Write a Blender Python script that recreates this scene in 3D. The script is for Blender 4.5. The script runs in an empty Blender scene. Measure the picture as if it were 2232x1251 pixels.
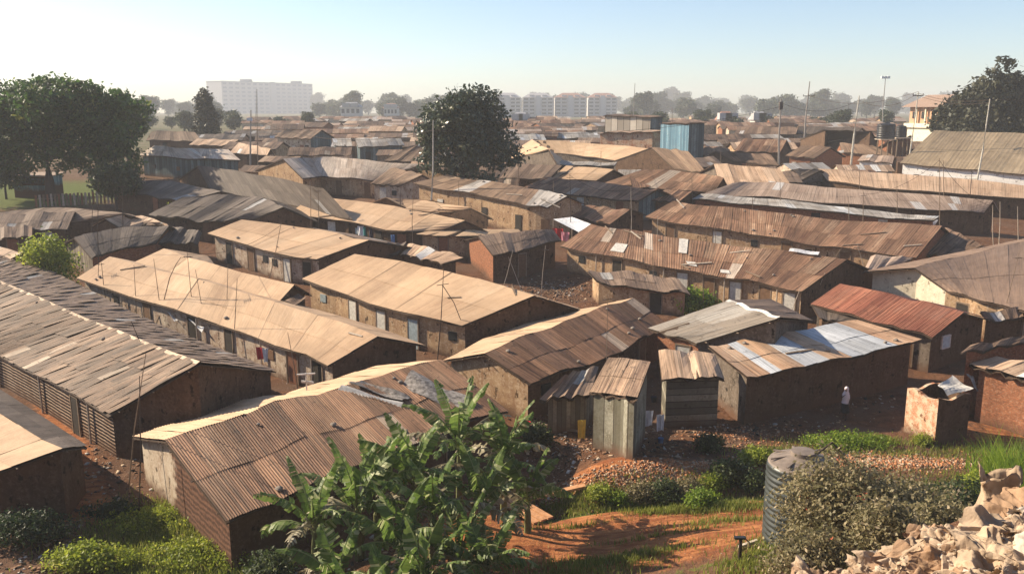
import bpy, math, random
import numpy as np
from mathutils import Vector
random.seed(7); np.random.seed(7)
RND = random.random
S = bpy.context.scene
COL = S.collection
# ------------------------------------------------------------------ camera
W0, H0, FP = 2232.0, 1251.0, 1900.0
CAMZ = 15.0
PITCH = math.atan((H0/2-240)/FP)
cd = bpy.data.cameras.new("camera"); cam = bpy.data.objects.new("camera", cd); COL.objects.link(cam)
cd.sensor_width = 36; cd.sensor_fit = 'HORIZONTAL'; cd.lens = 36*FP/W0
cam.location = (0, 0, CAMZ); cam.rotation_euler = (math.pi/2-PITCH, 0, 0)
cd.clip_start = 0.1; cd.clip_end = 6000
S.camera = cam
# ------------------------------------------------------------------ sky, sun, exposure
SUN_EL, SUN_AZ = math.radians(29), math.radians(-68)     # azimuth from +Y, negative is to the left
w = bpy.data.worlds.new("World"); S.world = w; w.use_nodes = True
nt = w.node_tree; nt.nodes.clear()
out = nt.nodes.new('ShaderNodeOutputWorld'); bg = nt.nodes.new('ShaderNodeBackground')
sky = nt.nodes.new('ShaderNodeTexSky'); sky.sky_type = 'NISHITA'; sky.sun_disc = False
sky.sun_elevation = SUN_EL; sky.sun_rotation = SUN_AZ
sky.altitude = 1600; sky.air_density = 1.0; sky.dust_density = 2.4; sky.ozone_density = 1.6
nt.links.new(sky.outputs[0], bg.inputs[0]); nt.links.new(bg.outputs[0], out.inputs[0])
bg.inputs[1].default_value = 0.092
sd = bpy.data.lights.new("sun", 'SUN'); sd.energy = 5.0; sd.angle = math.radians(0.55); sd.color = (1.0, 0.84, 0.63)
sun = bpy.data.objects.new("sun", sd); COL.objects.link(sun)
sdir = Vector((math.sin(SUN_AZ)*math.cos(SUN_EL), math.cos(SUN_AZ)*math.cos(SUN_EL), math.sin(SUN_EL)))
sun.rotation_euler = sdir.to_track_quat('Z', 'Y').to_euler(); sun.location = (-60, 40, 60)
S.view_settings.view_transform = 'Standard'; S.view_settings.look = 'None'
S.view_settings.exposure = 0.95; S.view_settings.gamma = 1.0
HAZE_DENSITY = 0.0006

# ------------------------------------------------------------------ terrain
PY = [0, 20, 30, 44, 50, 60, 70, 80, 100, 130, 170, 250, 500, 5000]
PZ = [0, 0, 0, 0, .5, 1.2, 2.1, 3.3, 5.0, 6.8, 8.3, 9.3, 9.8, 10.0]
def g2(x, y, cx, cy, sx, sy): return np.exp(-((x-cx)/sx)**2/2-((y-cy)/sy)**2/2)
def G(x, y):
    x = np.asarray(x, float); y = np.asarray(y, float)
    z = (np.interp(y-3, PY, PZ)+np.interp(y, PY, PZ)+np.interp(y+3, PY, PZ))/3
    hill = 13.3-0.60*y
    z = np.maximum(z, hill)
    z = z + 3.1*g2(x, y, 9.5, 12.5, 3.8, 4.2) + 1.5*g2(x, y, 9.5, 24.5, 3.2, 3.2) + 2.2*g2(x, y, 13, 19, 4, 4)
    z = z - 1.0*g2(x, y, 1.2, 34, 1.3, 2.6) - .7*g2(x, y, 6, 32.2, 4, .6) + .6*g2(x, y, 5.3, 34.3, 2.4, .9) + .5*g2(x, y, 15, 33, 5, 2.)
    near = np.clip((90-y)/40, 0, 1)
    z = z + near*(.07*np.sin(x*.9+1.3*np.sin(y*.6))*np.cos(y*.75+x*.2)+.035*np.sin(x*2.3+y*1.1)*np.sin(y*2.7-x*.6))
    return z
def g(x, y): return float(G(x, y))
cP, sP = math.cos(PITCH), math.sin(PITCH)
def ray(px, py):
    a, b = (px-W0/2)/FP, -(py-H0/2)/FP
    return (a, cP+b*sP, -sP+b*cP)
def atY(px, py, Y):
    a, b, c = ray(px, py); t = Y/b
    return Vector((a*t, Y, CAMZ+c*t))
def at(px, py, h=0.0):
    f = lambda Y: (lambda p: p.z-g(p.x, p.y)-h)(atY(px, py, Y))
    Y = 23.0 if h > 1 else 6.0; st = 1.0
    while f(Y) <= 0 and Y < 60: Y += .5
    while f(Y) > 0 and Y < 1400: Y += st; st = max(1.0, Y*.02)
    lo, hi = Y-st*1.05, Y
    for _ in range(30):
        m = (lo+hi)/2
        if f(m) > 0: lo = m
        else: hi = m
    return atY(px, py, hi)

# ------------------------------------------------------------------ helpers
def tag(o, label=None, cat=None, group=None, kind=None):
    if label: o['label'] = label
    if cat: o['category'] = cat
    if group: o['group'] = group
    if kind: o['kind'] = kind
    return o
def empty(name, loc, label, cat, group=None, rz=0):
    o = bpy.data.objects.new(name, None); COL.objects.link(o); o.location = loc; o.rotation_euler.z = rz
    o.empty_display_size = .2
    return tag(o, label, cat, group)
class MB:
    def __init__(s, org=(0, 0, 0)): s.v = []; s.f = []; s.uv = []; s.tn = []; s.mi = []; s.org = Vector(org)
    def vert(s, p, uv=(0, 0, 0), tn=(.5, .5, .5)):
        p = Vector(p)-s.org; s.v.append((p.x, p.y, p.z)); s.uv.append(uv); s.tn.append(tn); return len(s.v)-1
    def face(s, idx, m=0): s.f.append(tuple(idx)); s.mi.append(m)
    def poly(s, pts, uvs=None, tn=(.5, .5, .5), m=0):
        s.face([s.vert(p, uvs[i] if uvs else (0, 0, 0), tn) for i, p in enumerate(pts)], m)
    def box(s, c, ax, ay, az, tn=(.5, .5, .5), m=0):
        c, ax, ay, az = Vector(c), Vector(ax), Vector(ay), Vector(az)
        lx, lz = ax.length*2, az.length*2
        P = []
        for i in (-1, 1):
            for j in (-1, 1):
                for k in (-1, 1):
                    P.append(s.vert(c+ax*i+ay*j+az*k, ((i*ax.length)+(j*ay.length), k*az.length, 0), tn))
        for q in ((0, 1, 3, 2), (4, 6, 7, 5), (0, 4, 5, 1), (2, 3, 7, 6), (0, 2, 6, 4), (1, 5, 7, 3)): s.face([P[i] for i in q], m)
    def tube(s, pts, rad, n=7, tn=(.5, .5, .5), m=0, cap=True):
        pts = [Vector(p) for p in pts]; rad = rad if hasattr(rad, '__len__') else [rad]*len(pts)
        rings = []; L = 0
        for i, p in enumerate(pts):
            d = (pts[min(i+1, len(pts)-1)]-pts[max(i-1, 0)]).normalized()
            u = d.cross(Vector((0, 0, 1)));  u = u if u.length > .05 else d.cross(Vector((1, 0, 0)))
            u.normalize(); v = d.cross(u)
            if i: L += (p-pts[i-1]).length
            rings.append([s.vert(p+(u*math.cos(2*math.pi*k/n)+v*math.sin(2*math.pi*k/n))*rad[i], (k/n*rad[i]*6.28, L, 0), tn) for k in range(n)])
        for a, b in zip(rings, rings[1:]):
            for k in range(n): s.face((a[k], a[(k+1) % n], b[(k+1) % n], b[k]), m)
        if cap: s.face(rings[0][::-1], m); s.face(rings[-1], m)
    def build(s, name, mats, parent=None, smooth=False, loc=None):
        me = bpy.data.meshes.new(name); me.from_pydata(s.v, [], s.f); me.update()
        a = me.attributes.new('uvm', 'FLOAT_VECTOR', 'POINT'); a.data.foreach_set('vector', np.array(s.uv, dtype=np.float32).ravel())
        a = me.attributes.new('tone', 'FLOAT_VECTOR', 'POINT'); a.data.foreach_set('vector', np.array(s.tn, dtype=np.float32).ravel())
        for m in (mats if isinstance(mats, (list, tuple)) else [mats]): me.materials.append(m)
        me.polygons.foreach_set('material_index', np.array(s.mi, dtype=np.int32))
        if smooth: me.polygons.foreach_set('use_smooth', np.ones(len(s.f), dtype=bool))
        o = bpy.data.objects.new(name, me); COL.objects.link(o)
        if parent is not None: o.parent = parent
        if parent is None or loc is not None: o.location = loc if loc is not None else s.org
        return o
def np_mesh(name, V, Fq, mats, parent=None, tone=None, loc=None):
    """V: (n,3); Fq: (m,k) faces all of k corners"""
    me = bpy.data.meshes.new(name); n = len(V); m, k = Fq.shape
    me.vertices.add(n); me.vertices.foreach_set('co', np.asarray(V, np.float32).ravel())
    me.loops.add(m*k); me.loops.foreach_set('vertex_index', Fq.astype(np.int32).ravel())
    me.polygons.add(m); me.polygons.foreach_set('loop_start', np.arange(0, m*k, k, dtype=np.int32))
    try: me.polygons.foreach_set('loop_total', np.full(m, k, dtype=np.int32))
    except Exception: pass
    me.update(calc_edges=True); me.validate()
    if tone is not None:
        a = me.attributes.new('tone', 'FLOAT_VECTOR', 'POINT'); a.data.foreach_set('vector', np.asarray(tone, np.float32).ravel())
    for mm in (mats if isinstance(mats, (list, tuple)) else [mats]): me.materials.append(mm)
    o = bpy.data.objects.new(name, me); COL.objects.link(o)
    if parent is not None: o.parent = parent
    if loc is not None: o.location = loc
    return o
def copy_tree(o, parent=None):
    c = o.copy(); COL.objects.link(c); c.parent = parent
    for ch in list(o.children): copy_tree(ch, c)
    return c

# ------------------------------------------------------------------ materials
class NT:
    def __init__(s, name):
        s.m = bpy.data.materials.new(name); s.m.use_nodes = True; s.t = s.m.node_tree; s.n = s.t.nodes
        s.b = s.n['Principled BSDF']
    def node(s, typ, **kw):
        n = s.n.new(typ)
        for k, v in kw.items(): setattr(n, k, v)
        return n
    def link(s, a, b): s.t.links.new(a, b)
    def val(s, sock, v):
        if isinstance(v, bpy.types.NodeSocket): s.link(v, sock)
        else: sock.default_value = v
    def math(s, op, a, b=None, clamp=False):
        n = s.node('ShaderNodeMath', operation=op, use_clamp=clamp); s.val(n.inputs[0], a)
        if b is not None: s.val(n.inputs[1], b)
        return n.outputs[0]
    def mix(s, f, a, b, typ='MIX'):
        n = s.node('ShaderNodeMix', data_type='RGBA', blend_type=typ); s.val(n.inputs[0], f)
        s.val(n.inputs[6], a if isinstance(a, bpy.types.NodeSocket) else (*a, 1)); s.val(n.inputs[7], b if isinstance(b, bpy.types.NodeSocket) else (*b, 1))
        return n.outputs[2]
    def attr(s, name): return s.node('ShaderNodeAttribute', attribute_name=name).outputs['Vector']
    def sep(s, v):
        n = s.node('ShaderNodeSeparateXYZ'); s.link(v, n.inputs[0]); return n.outputs
    def scale(s, v, sc):
        n = s.node('ShaderNodeMapping'); s.link(v, n.inputs[0]); n.inputs['Scale'].default_value = sc; return n.outputs[0]
    def noise(s, v, scale, detail=4, rough=.6):
        n = s.node('ShaderNodeTexNoise'); s.link(v, n.inputs['Vector']); n.inputs['Scale'].default_value = scale
        n.inputs['Detail'].default_value = detail; n.inputs['Roughness'].default_value = rough; return n.outputs[0]
    def ramp(s, f, lo, hi):
        n = s.node('ShaderNodeMapRange'); s.val(n.inputs[0], f); n.inputs[1].default_value = lo; n.inputs[2].default_value = hi; return n.outputs[0]
    def pos(s): return s.node('ShaderNodeNewGeometry').outputs['Position']
    def bump(s, h, strength=.3, dist=.02):
        n = s.node('ShaderNodeBump'); n.inputs['Strength'].default_value = strength; n.inputs['Distance'].default_value = dist
        s.link(h, n.inputs['Height']); s.link(n.outputs[0], s.b.inputs['Normal'])
    def done(s, col, rough=.8, spec=.25):
        s.val(s.b.inputs['Base Color'], col if isinstance(col, bpy.types.NodeSocket) else (*col, 1))
        s.val(s.b.inputs['Roughness'], rough); s.b.inputs['Specular IOR Level'].default_value = spec
        return s.m
def roof_mat(name, c1, c2, c3, c4=(.6, .6, .58), p4=.04, var=.55, corr=0.0, rough=.75, streak_w=1.0):
    k = NT(name); uv = k.attr('uvm'); tn = k.sep(k.attr('tone')); su = k.sep(uv)
    streak = k.noise(k.scale(uv, (9.0, .28, 1)), 1.0, 6, .7)
    patch = k.noise(k.scale(uv, (.5, .35, 1)), 1.0, 4, .6)
    fine = k.noise(uv, 9.0, 4, .7)
    t = k.math('ADD', tn[0], k.math('MULTIPLY', k.math('SUBTRACT', k.math('ADD', k.math('MULTIPLY', streak, .5), k.math('MULTIPLY', patch, .5)), .5), 2.8))
    t = k.math('ADD', t, k.math('MULTIPLY', k.math('SUBTRACT', fine, .5), .7))
    col = k.mix(k.ramp(t, .0, .5), c2, c1); col = k.mix(k.ramp(t, .6, 1.15), col, c3)
    col = k.mix(k.math('GREATER_THAN', tn[1], 1-p4), col, k.mix(fine, tuple(x*.75 for x in c4), c4))
    br = k.math('ADD', k.math('MULTIPLY', tn[2], var), 1-var*.55)
    # dark lap line between sheets and rust specks
    fr = k.math('FRACT', k.math('MULTIPLY', su[0], 1/.76))
    lap = k.math('LESS_THAN', fr, .035)
    br = k.math('MULTIPLY', br, k.math('SUBTRACT', 1.0, k.math('MULTIPLY', lap, .35*streak_w)))
    spk = k.math('LESS_THAN', k.noise(uv, 3.1, 3, .5), .34)
    br = k.math('MULTIPLY', br, k.math('SUBTRACT', 1.0, k.math('MULTIPLY', spk, .30*streak_w)))
    st2 = k.noise(k.scale(uv, (20.0, .35, 1)), 1.0, 4, .6)
    br = k.math('MULTIPLY', br, k.math('SUBTRACT', 1.0, k.math('MULTIPLY', k.ramp(st2, .52, .36), .5*streak_w)))
    dirt = k.noise(uv, .55, 5, .65)
    br = k.math('MULTIPLY', br, k.math('SUBTRACT', 1.12, k.math('MULTIPLY', k.ramp(dirt, .35, .65), .24)))
    n = k.node('ShaderNodeMix', data_type='RGBA', blend_type='MULTIPLY'); n.inputs[0].default_value = 1
    k.link(col, n.inputs[6]); cb = k.node('ShaderNodeCombineXYZ')
    for i in range(3): k.link(br, cb.inputs[i])
    k.link(cb.outputs[0], n.inputs[7])
    if corr > 0:
        wv = k.math('SINE', k.math('MULTIPLY', su[0], 2*math.pi/corr)); k.bump(k.math('ADD', wv, k.math('MULTIPLY', fine, 1.5)), .55, .012)
    else: k.bump(k.math('ADD', fine, streak), .5, .03)
    return k.done(n.outputs[2], rough, .3)
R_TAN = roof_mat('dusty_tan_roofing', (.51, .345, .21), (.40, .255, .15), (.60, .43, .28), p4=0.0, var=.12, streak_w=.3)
R_TAN2 = roof_mat('worn_tan_roofing', (.52, .36, .24), (.38, .24, .15), (.68, .50, .35), (.75, .72, .66), p4=.05, var=.35)
R_RUST = roof_mat('rusted_iron_roofing', (.26, .145, .085), (.13, .062, .035), (.48, .33, .215), (.52, .42, .33), p4=.015, var=.75, streak_w=1.2, corr=.19)
R_BROWN = roof_mat('brown_weathered_roofing', (.24, .155, .10), (.145, .09, .058), (.38, .27, .18), (.5, .46, .42), p4=.05, var=.6)
R_GREYB = roof_mat('grey_brown_roofing', (.25, .172, .12), (.165, .108, .074), (.37, .275, .20), (.45, .42, .38), p4=.04, var=.35)
R_PINK = roof_mat('pale_pinkish_roofing', (.40, .295, .225), (.31, .22, .165), (.50, .385, .30), (.6, .56, .52), p4=.04, var=.2)
R_GREY = roof_mat('grey_zinc_roofing', (.14, .108, .085), (.082, .06, .045), (.24, .19, .15), (.40, .385, .37), p4=.04, var=.5)
R_SMB = roof_mat('smooth_brown_roofing', (.27, .18, .125), (.22, .145, .10), (.33, .235, .17), p4=0.0, var=.1, streak_w=.4)
R_WTAN = roof_mat('whitish_tan_roofing', (.56, .47, .39), (.42, .32, .25), (.66, .60, .53), (.66, .64, .6), p4=.05, var=.3)
R_SILVER = roof_mat('silver_zinc_roofing', (.40, .37, .33), (.27, .225, .18), (.56, .53, .48), (.62, .62, .61), p4=.05, var=.4)
R_RED = roof_mat('red_painted_roofing', (.46, .19, .11), (.34, .12, .07), (.54, .30, .20), p4=0.0, var=.18, corr=.25)
R_PATCH = roof_mat('patchwork_roofing', (.56, .36, .22), (.42, .22, .12), (.68, .52, .38), (.56, .58, .60), p4=.30, var=.35)
R_OLIVE = roof_mat('olive_fibre_cement_roofing', (.29, .22, .14), (.22, .165, .105), (.37, .29, .19), p4=.0, var=.3, corr=.5, streak_w=.5)
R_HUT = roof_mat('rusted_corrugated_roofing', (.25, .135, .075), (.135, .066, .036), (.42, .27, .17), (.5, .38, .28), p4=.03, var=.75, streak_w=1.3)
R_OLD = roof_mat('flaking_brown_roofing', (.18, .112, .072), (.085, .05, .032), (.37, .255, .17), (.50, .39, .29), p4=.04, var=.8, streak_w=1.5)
def wall_mat(name, c1, c2, c3, brick=False, lath=False, plank=0.0, sc=1.0, peel=None, hplank=0.0):
    k = NT(name); uv = k.attr('uvm'); su = k.sep(uv); p = uv
    n1 = k.noise(p, 1.1*sc, 6, .65); n2 = k.noise(p, 7*sc, 5, .7); n3 = k.noise(k.scale(p, (3.5, .5, 1)), 1.0, 4, .6)
    col = k.mix(k.ramp(n1, .42, .58), c1, c2)
    col = k.mix(k.ramp(k.math('ADD', n2, k.math('MULTIPLY', n3, .5)), .72, .95), col, c3)
    h = n2
    if brick:
        b = k.node('ShaderNodeTexBrick'); k.link(uv, b.inputs['Vector']); b.inputs['Scale'].default_value = 3.2
        b.inputs['Color1'].default_value = (*c1, 1); b.inputs['Color2'].default_value = (*c2, 1); b.inputs['Mortar'].default_value = (*[x*.45 for x in c3], 1)
        b.inputs['Mortar Size'].default_value = .03; b.inputs['Bias'].default_value = 0
        col = k.mix(k.ramp(n2, .5, .75), b.outputs[0], c3); h = k.math('SUBTRACT', n2, b.outputs[1])
    if lath:
        wv = k.math('SINE', k.math('ADD', k.math('MULTIPLY', su[1], 38.0), k.math('MULTIPLY', n1, 5)))
        col = k.mix(k.ramp(wv, .0, .5), (.025, .014, .01), col); h = wv
    if hplank > 0:
        hz = k.math('MULTIPLY', k.math('ADD', su[1], k.math('MULTIPLY', n1, .05)), 1/hplank)
        wn2 = k.node('ShaderNodeTexWhiteNoise', noise_dimensions='1D'); k.link(k.math('FLOOR', hz), wn2.inputs['W'])
        col = k.mix(wn2.outputs[0], col, tuple(x*.5 for x in c2)); col = k.mix(k.math('LESS_THAN', k.math('FRACT', hz), .1), col, (.02, .015, .012))
    if plank > 0:
        fr = k.math('FRACT', k.math('MULTIPLY', su[0], 1/plank))
        wn = k.node('ShaderNodeTexWhiteNoise', noise_dimensions='1D'); k.link(k.math('FLOOR', k.math('MULTIPLY', su[0], 1/plank)), wn.inputs['W'])
        col = k.mix(k.ramp(wn.outputs[0], 0, 1), col, tuple(x*.55 for x in c2))
        col = k.mix(k.math('LESS_THAN', fr, .07), col, (.03, .02, .015))
    if not brick and not lath and not plank:
        hole = k.ramp(k.math('ADD', k.noise(k.scale(p, (1.2, .9, 1)), 1.6, 5, .7), k.math('MULTIPLY', n3, .25)), .70, .76)
        col = k.mix(hole, col, tuple(x*.33 for x in c2))
    if peel is not None:
        wv = k.math('ADD', k.math('MULTIPLY', k.math('SINE', k.math('ADD', k.math('MULTIPLY', su[1], 27.0), k.math('MULTIPLY', n1, 14))), .5), k.math('MULTIPLY', k.math('SUBTRACT', n2, .5), 3.0))
        sub = k.mix(k.ramp(wv, -.5, .7), (.07, .038, .026), (.19, .10, .065)); f_ = k.ramp(k.math('ADD', su[0], k.math('MULTIPLY', n1, 3.0)), peel, peel+.4); col = k.mix(f_, col, sub)
    k.bump(h, .6, .03)
    # mud splash rising unevenly from the ground: a stain on the wall
    col = k.mix(k.ramp(k.math('ADD', su[1], k.math('MULTIPLY', n1, -1.0)), .1, -.5), col, (.12, .068, .044))
    return k.done(col, .92, .1)
W_PEEL = wall_mat('pale_plaster_peeling_off_sticks', (.50, .42, .32), (.38, .29, .21), (.58, .50, .40), peel=85.2)
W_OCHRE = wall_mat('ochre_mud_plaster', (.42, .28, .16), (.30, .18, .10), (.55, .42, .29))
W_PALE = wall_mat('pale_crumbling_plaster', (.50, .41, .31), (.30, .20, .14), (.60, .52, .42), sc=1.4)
W_MUD = wall_mat('shade_deepened_mud_daub', (.115, .070, .044), (.08, .047, .029), (.17, .11, .072))  # mud brown, deepened so walls in shade carry it in the colour
W_BRICK = wall_mat('orange_brick', (.36, .14, .07), (.20, .075, .04), (.42, .25, .16), brick=True)
W_LATH = wall_mat('mud_with_stick_laths', (.46, .34, .25), (.34, .22, .15), (.56, .44, .34), lath=True)
W_WOOD = wall_mat('weathered_board', (.30, .26, .20), (.20, .165, .125), (.38, .33, .26), plank=.22)
W_HPL = wall_mat('grey_horizontal_boards', (.27, .25, .19), (.20, .18, .135), (.35, .32, .25), hplank=.33)
W_PANEL = wall_mat('pale_and_brown_panels', (.52, .47, .40), (.46, .40, .33), (.56, .52, .46), plank=1.3)
W_TIN = wall_mat('stained_tin_panel', (.29, .28, .22), (.17, .155, .11), (.40, .38, .31), plank=.62)
W_CREAM = wall_mat('cream_plaster', (.60, .53, .40), (.50, .43, .32), (.66, .60, .48))
W_WHITE = wall_mat('whitewash', (.80, .78, .74), (.70, .67, .62), (.82, .80, .77))
W_GREY = wall_mat('shade_deepened_grey_daub', (.15, .12, .095), (.10, .078, .06), (.22, .18, .145))  # grey daub taken darker: part of the wall shade is in its colour
W_BLUE = wall_mat('blue_painted_tin', (.22, .40, .50), (.17, .33, .44), (.42, .48, .48), plank=.3)
W_TEAL = wall_mat('faded_teal_paint', (.14, .20, .21), (.10, .14, .15), (.24, .27, .26), plank=.5)
def flat(name, c, rough=.8, spec=.2, nz=.25, scale=6, metal=0):
    k = NT(name); n = k.noise(k.pos(), scale, 4, .6)
    k.b.inputs['Metallic'].default_value = metal
    return k.done(k.mix(k.ramp(n, .3, .7), tuple(x*(1-nz) for x in c), tuple(min(1, x*(1+nz)) for x in c)), rough, spec)
DECK = flat('leak_stop_deck', (.07, .045, .03))  # solid layer added under roof sheets to block light leaks, give thickness
WOODP = flat('bare_pole_wood', (.22, .16, .11)); WOODL = flat('pale_pole_wood', (.45, .38, .30)); DARKW = flat('dark_stick', (.07, .05, .04))
DOORS = [flat('door_brown', (.16, .09, .05)), flat('door_pale', (.55, .52, .46)), flat('door_dark', (.035, .028, .022)), flat('door_blue_grey', (.30, .36, .38)), flat('door_rust', (.25, .11, .06)), flat('door_green', (.03, .17, .12))]
WINDARK = flat('window_dark', (.03, .03, .03), .4); WINPALE = flat('window_pale_blue', (.45, .55, .60), .4)
RIDGE = flat('ridge_capping', (.55, .42, .30), .7)
TRIMW = flat('pale_trim', (.62, .60, .56), .7)

# ------------------------------------------------------------------ buildings
def resamp(line, n):
    """index-parametrised polyline -> n points"""
    o = []
    for i in range(n):
        t = i/(n-1)*(len(line)-1); k = min(int(t), len(line)-2); o.append(line[k].lerp(line[k+1], t-k))
    return o
def smooth_line(px, n):
    """Catmull-Rom through pixel points"""
    P = [px[0]]+list(px)+[px[-1]]; o = []
    m = len(px)-1
    for i in range(n):
        t = i/(n-1)*m; k = min(int(t), m-1); u = t-k; a, b, c, d = P[k], P[k+1], P[k+2], P[k+3]
        if k == 0: a = (2*b[0]-c[0], 2*b[1]-c[1])
        if k == m-1: d = (2*c[0]-b[0], 2*c[1]-b[1])
        o.append(tuple(.5*((2*b[j])+(-a[j]+c[j])*u+(2*a[j]-5*b[j]+4*c[j]-d[j])*u*u+(-a[j]+3*b[j]-3*c[j]+d[j])*u**3) for j in (0, 1)))
    return o
def lp(L, t):
    t = t*(len(L)-1); k = max(0, min(int(t), len(L)-2)); return L[k].lerp(L[k+1], t-k)
def add_sheets(mb, A, B, sw, rows, rough, corr, tonef, uoff=0, extra=.0):
    """A lower edge, B upper edge, lists of 3D points with the same parameter"""
    L = sum((((A[i+1]+B[i+1])-(A[i]+B[i]))/2).length for i in range(len(A)-1)); n = max(2, int(round(L/sw)))
    H = ((B[0]-A[0]).length+(B[-1]-A[-1]).length)/2
    for r in range(rows):
        for i in range(n):
            t0, t1 = i/n, (i+1)/n
            jl, jr = (random.uniform(-.5, .5)*rough*.35 for _ in range(2))
            v0 = r/rows-(.04 if r else 0)+random.uniform(-1, .5)*rough*.10/max(1, H)*(1 if r == 0 else .6); v1 = (r+1)/rows+ (0.0 if r == rows-1 else .01)
            lift = .015+.012*(i % 2)+RND()*rough*.035+.02*r; tilt = random.uniform(-1, 1)*rough*.02
            tn = tonef(i, r, n); m = max(1, int(L/n/corr*4)) if corr else (1 if rough < .5 else 2)
            rows_ = []
            nv = 4 if H/rows > 2 else 3
            for a in range(nv):
                vv = v0+(v1-v0)*a/(nv-1); rr = []
                for b in range(m+1):
                    tt = t0+(t1-t0)*(b/m*(1+.06)-.03)+((jl if vv < .5 else jr)*.12)/n
                    tt = min(1, max(0, tt)); P = lp(A, tt); Q = lp(B, tt)
                    p = P+(Q-P)*vv
                    z = lift+tilt*(b/m-.5)+rough*.02*math.sin(vv*9+i*2.1)
                    if corr: z += .016*math.sin(2*math.pi*(tt*L/corr))
                    p = p+Vector((0, 0, z)); rr.append(mb.vert(p, (uoff+tt*L, vv*H, i*.37), tn))
                rows_.append(rr)
            for a in range(nv-1):
                for b in range(m): mb.face((rows_[a][b], rows_[a][b+1], rows_[a+1][b+1], rows_[a+1][b]), 0)
def deck(mb, A, B, d=.11):  # added under-layer: keeps daylight from leaking between the sheets
    n = len(A); NS, NV = (n-1)*3, 4
    for s_, fl in ((-.06, 0), (-d, 1)):
        G_ = [[mb.vert(lp(A, i/NS).lerp(lp(B, i/NS), j/NV)+Vector((0, 0, s_))) for j in range(NV+1)] for i in range(NS+1)]
        for i in range(NS):
            for j in range(NV):
                q = (G_[i][j], G_[i+1][j], G_[i+1][j+1], G_[i][j+1]); mb.face(q[::-1] if fl else q, 1)
    def side(p, q): mb.poly([p+Vector((0, 0, -.06)), p+Vector((0, 0, -d)), q+Vector((0, 0, -d)), q+Vector((0, 0, -.06))], m=1)
    for i in range(n-1): side(A[i], A[i+1])
    side(A[0], B[0]); side(A[-1], B[-1])
HOUSES = {}
OCC = set()
def occupy(A, B, pad=0):
    for i in range(25):
        for j in range(9):
            p = lp(A, i/24).lerp(lp(B, i/24), -.1+1.2*j/8); OCC.add((int(p.x//1), int(p.y//1)))
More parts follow.
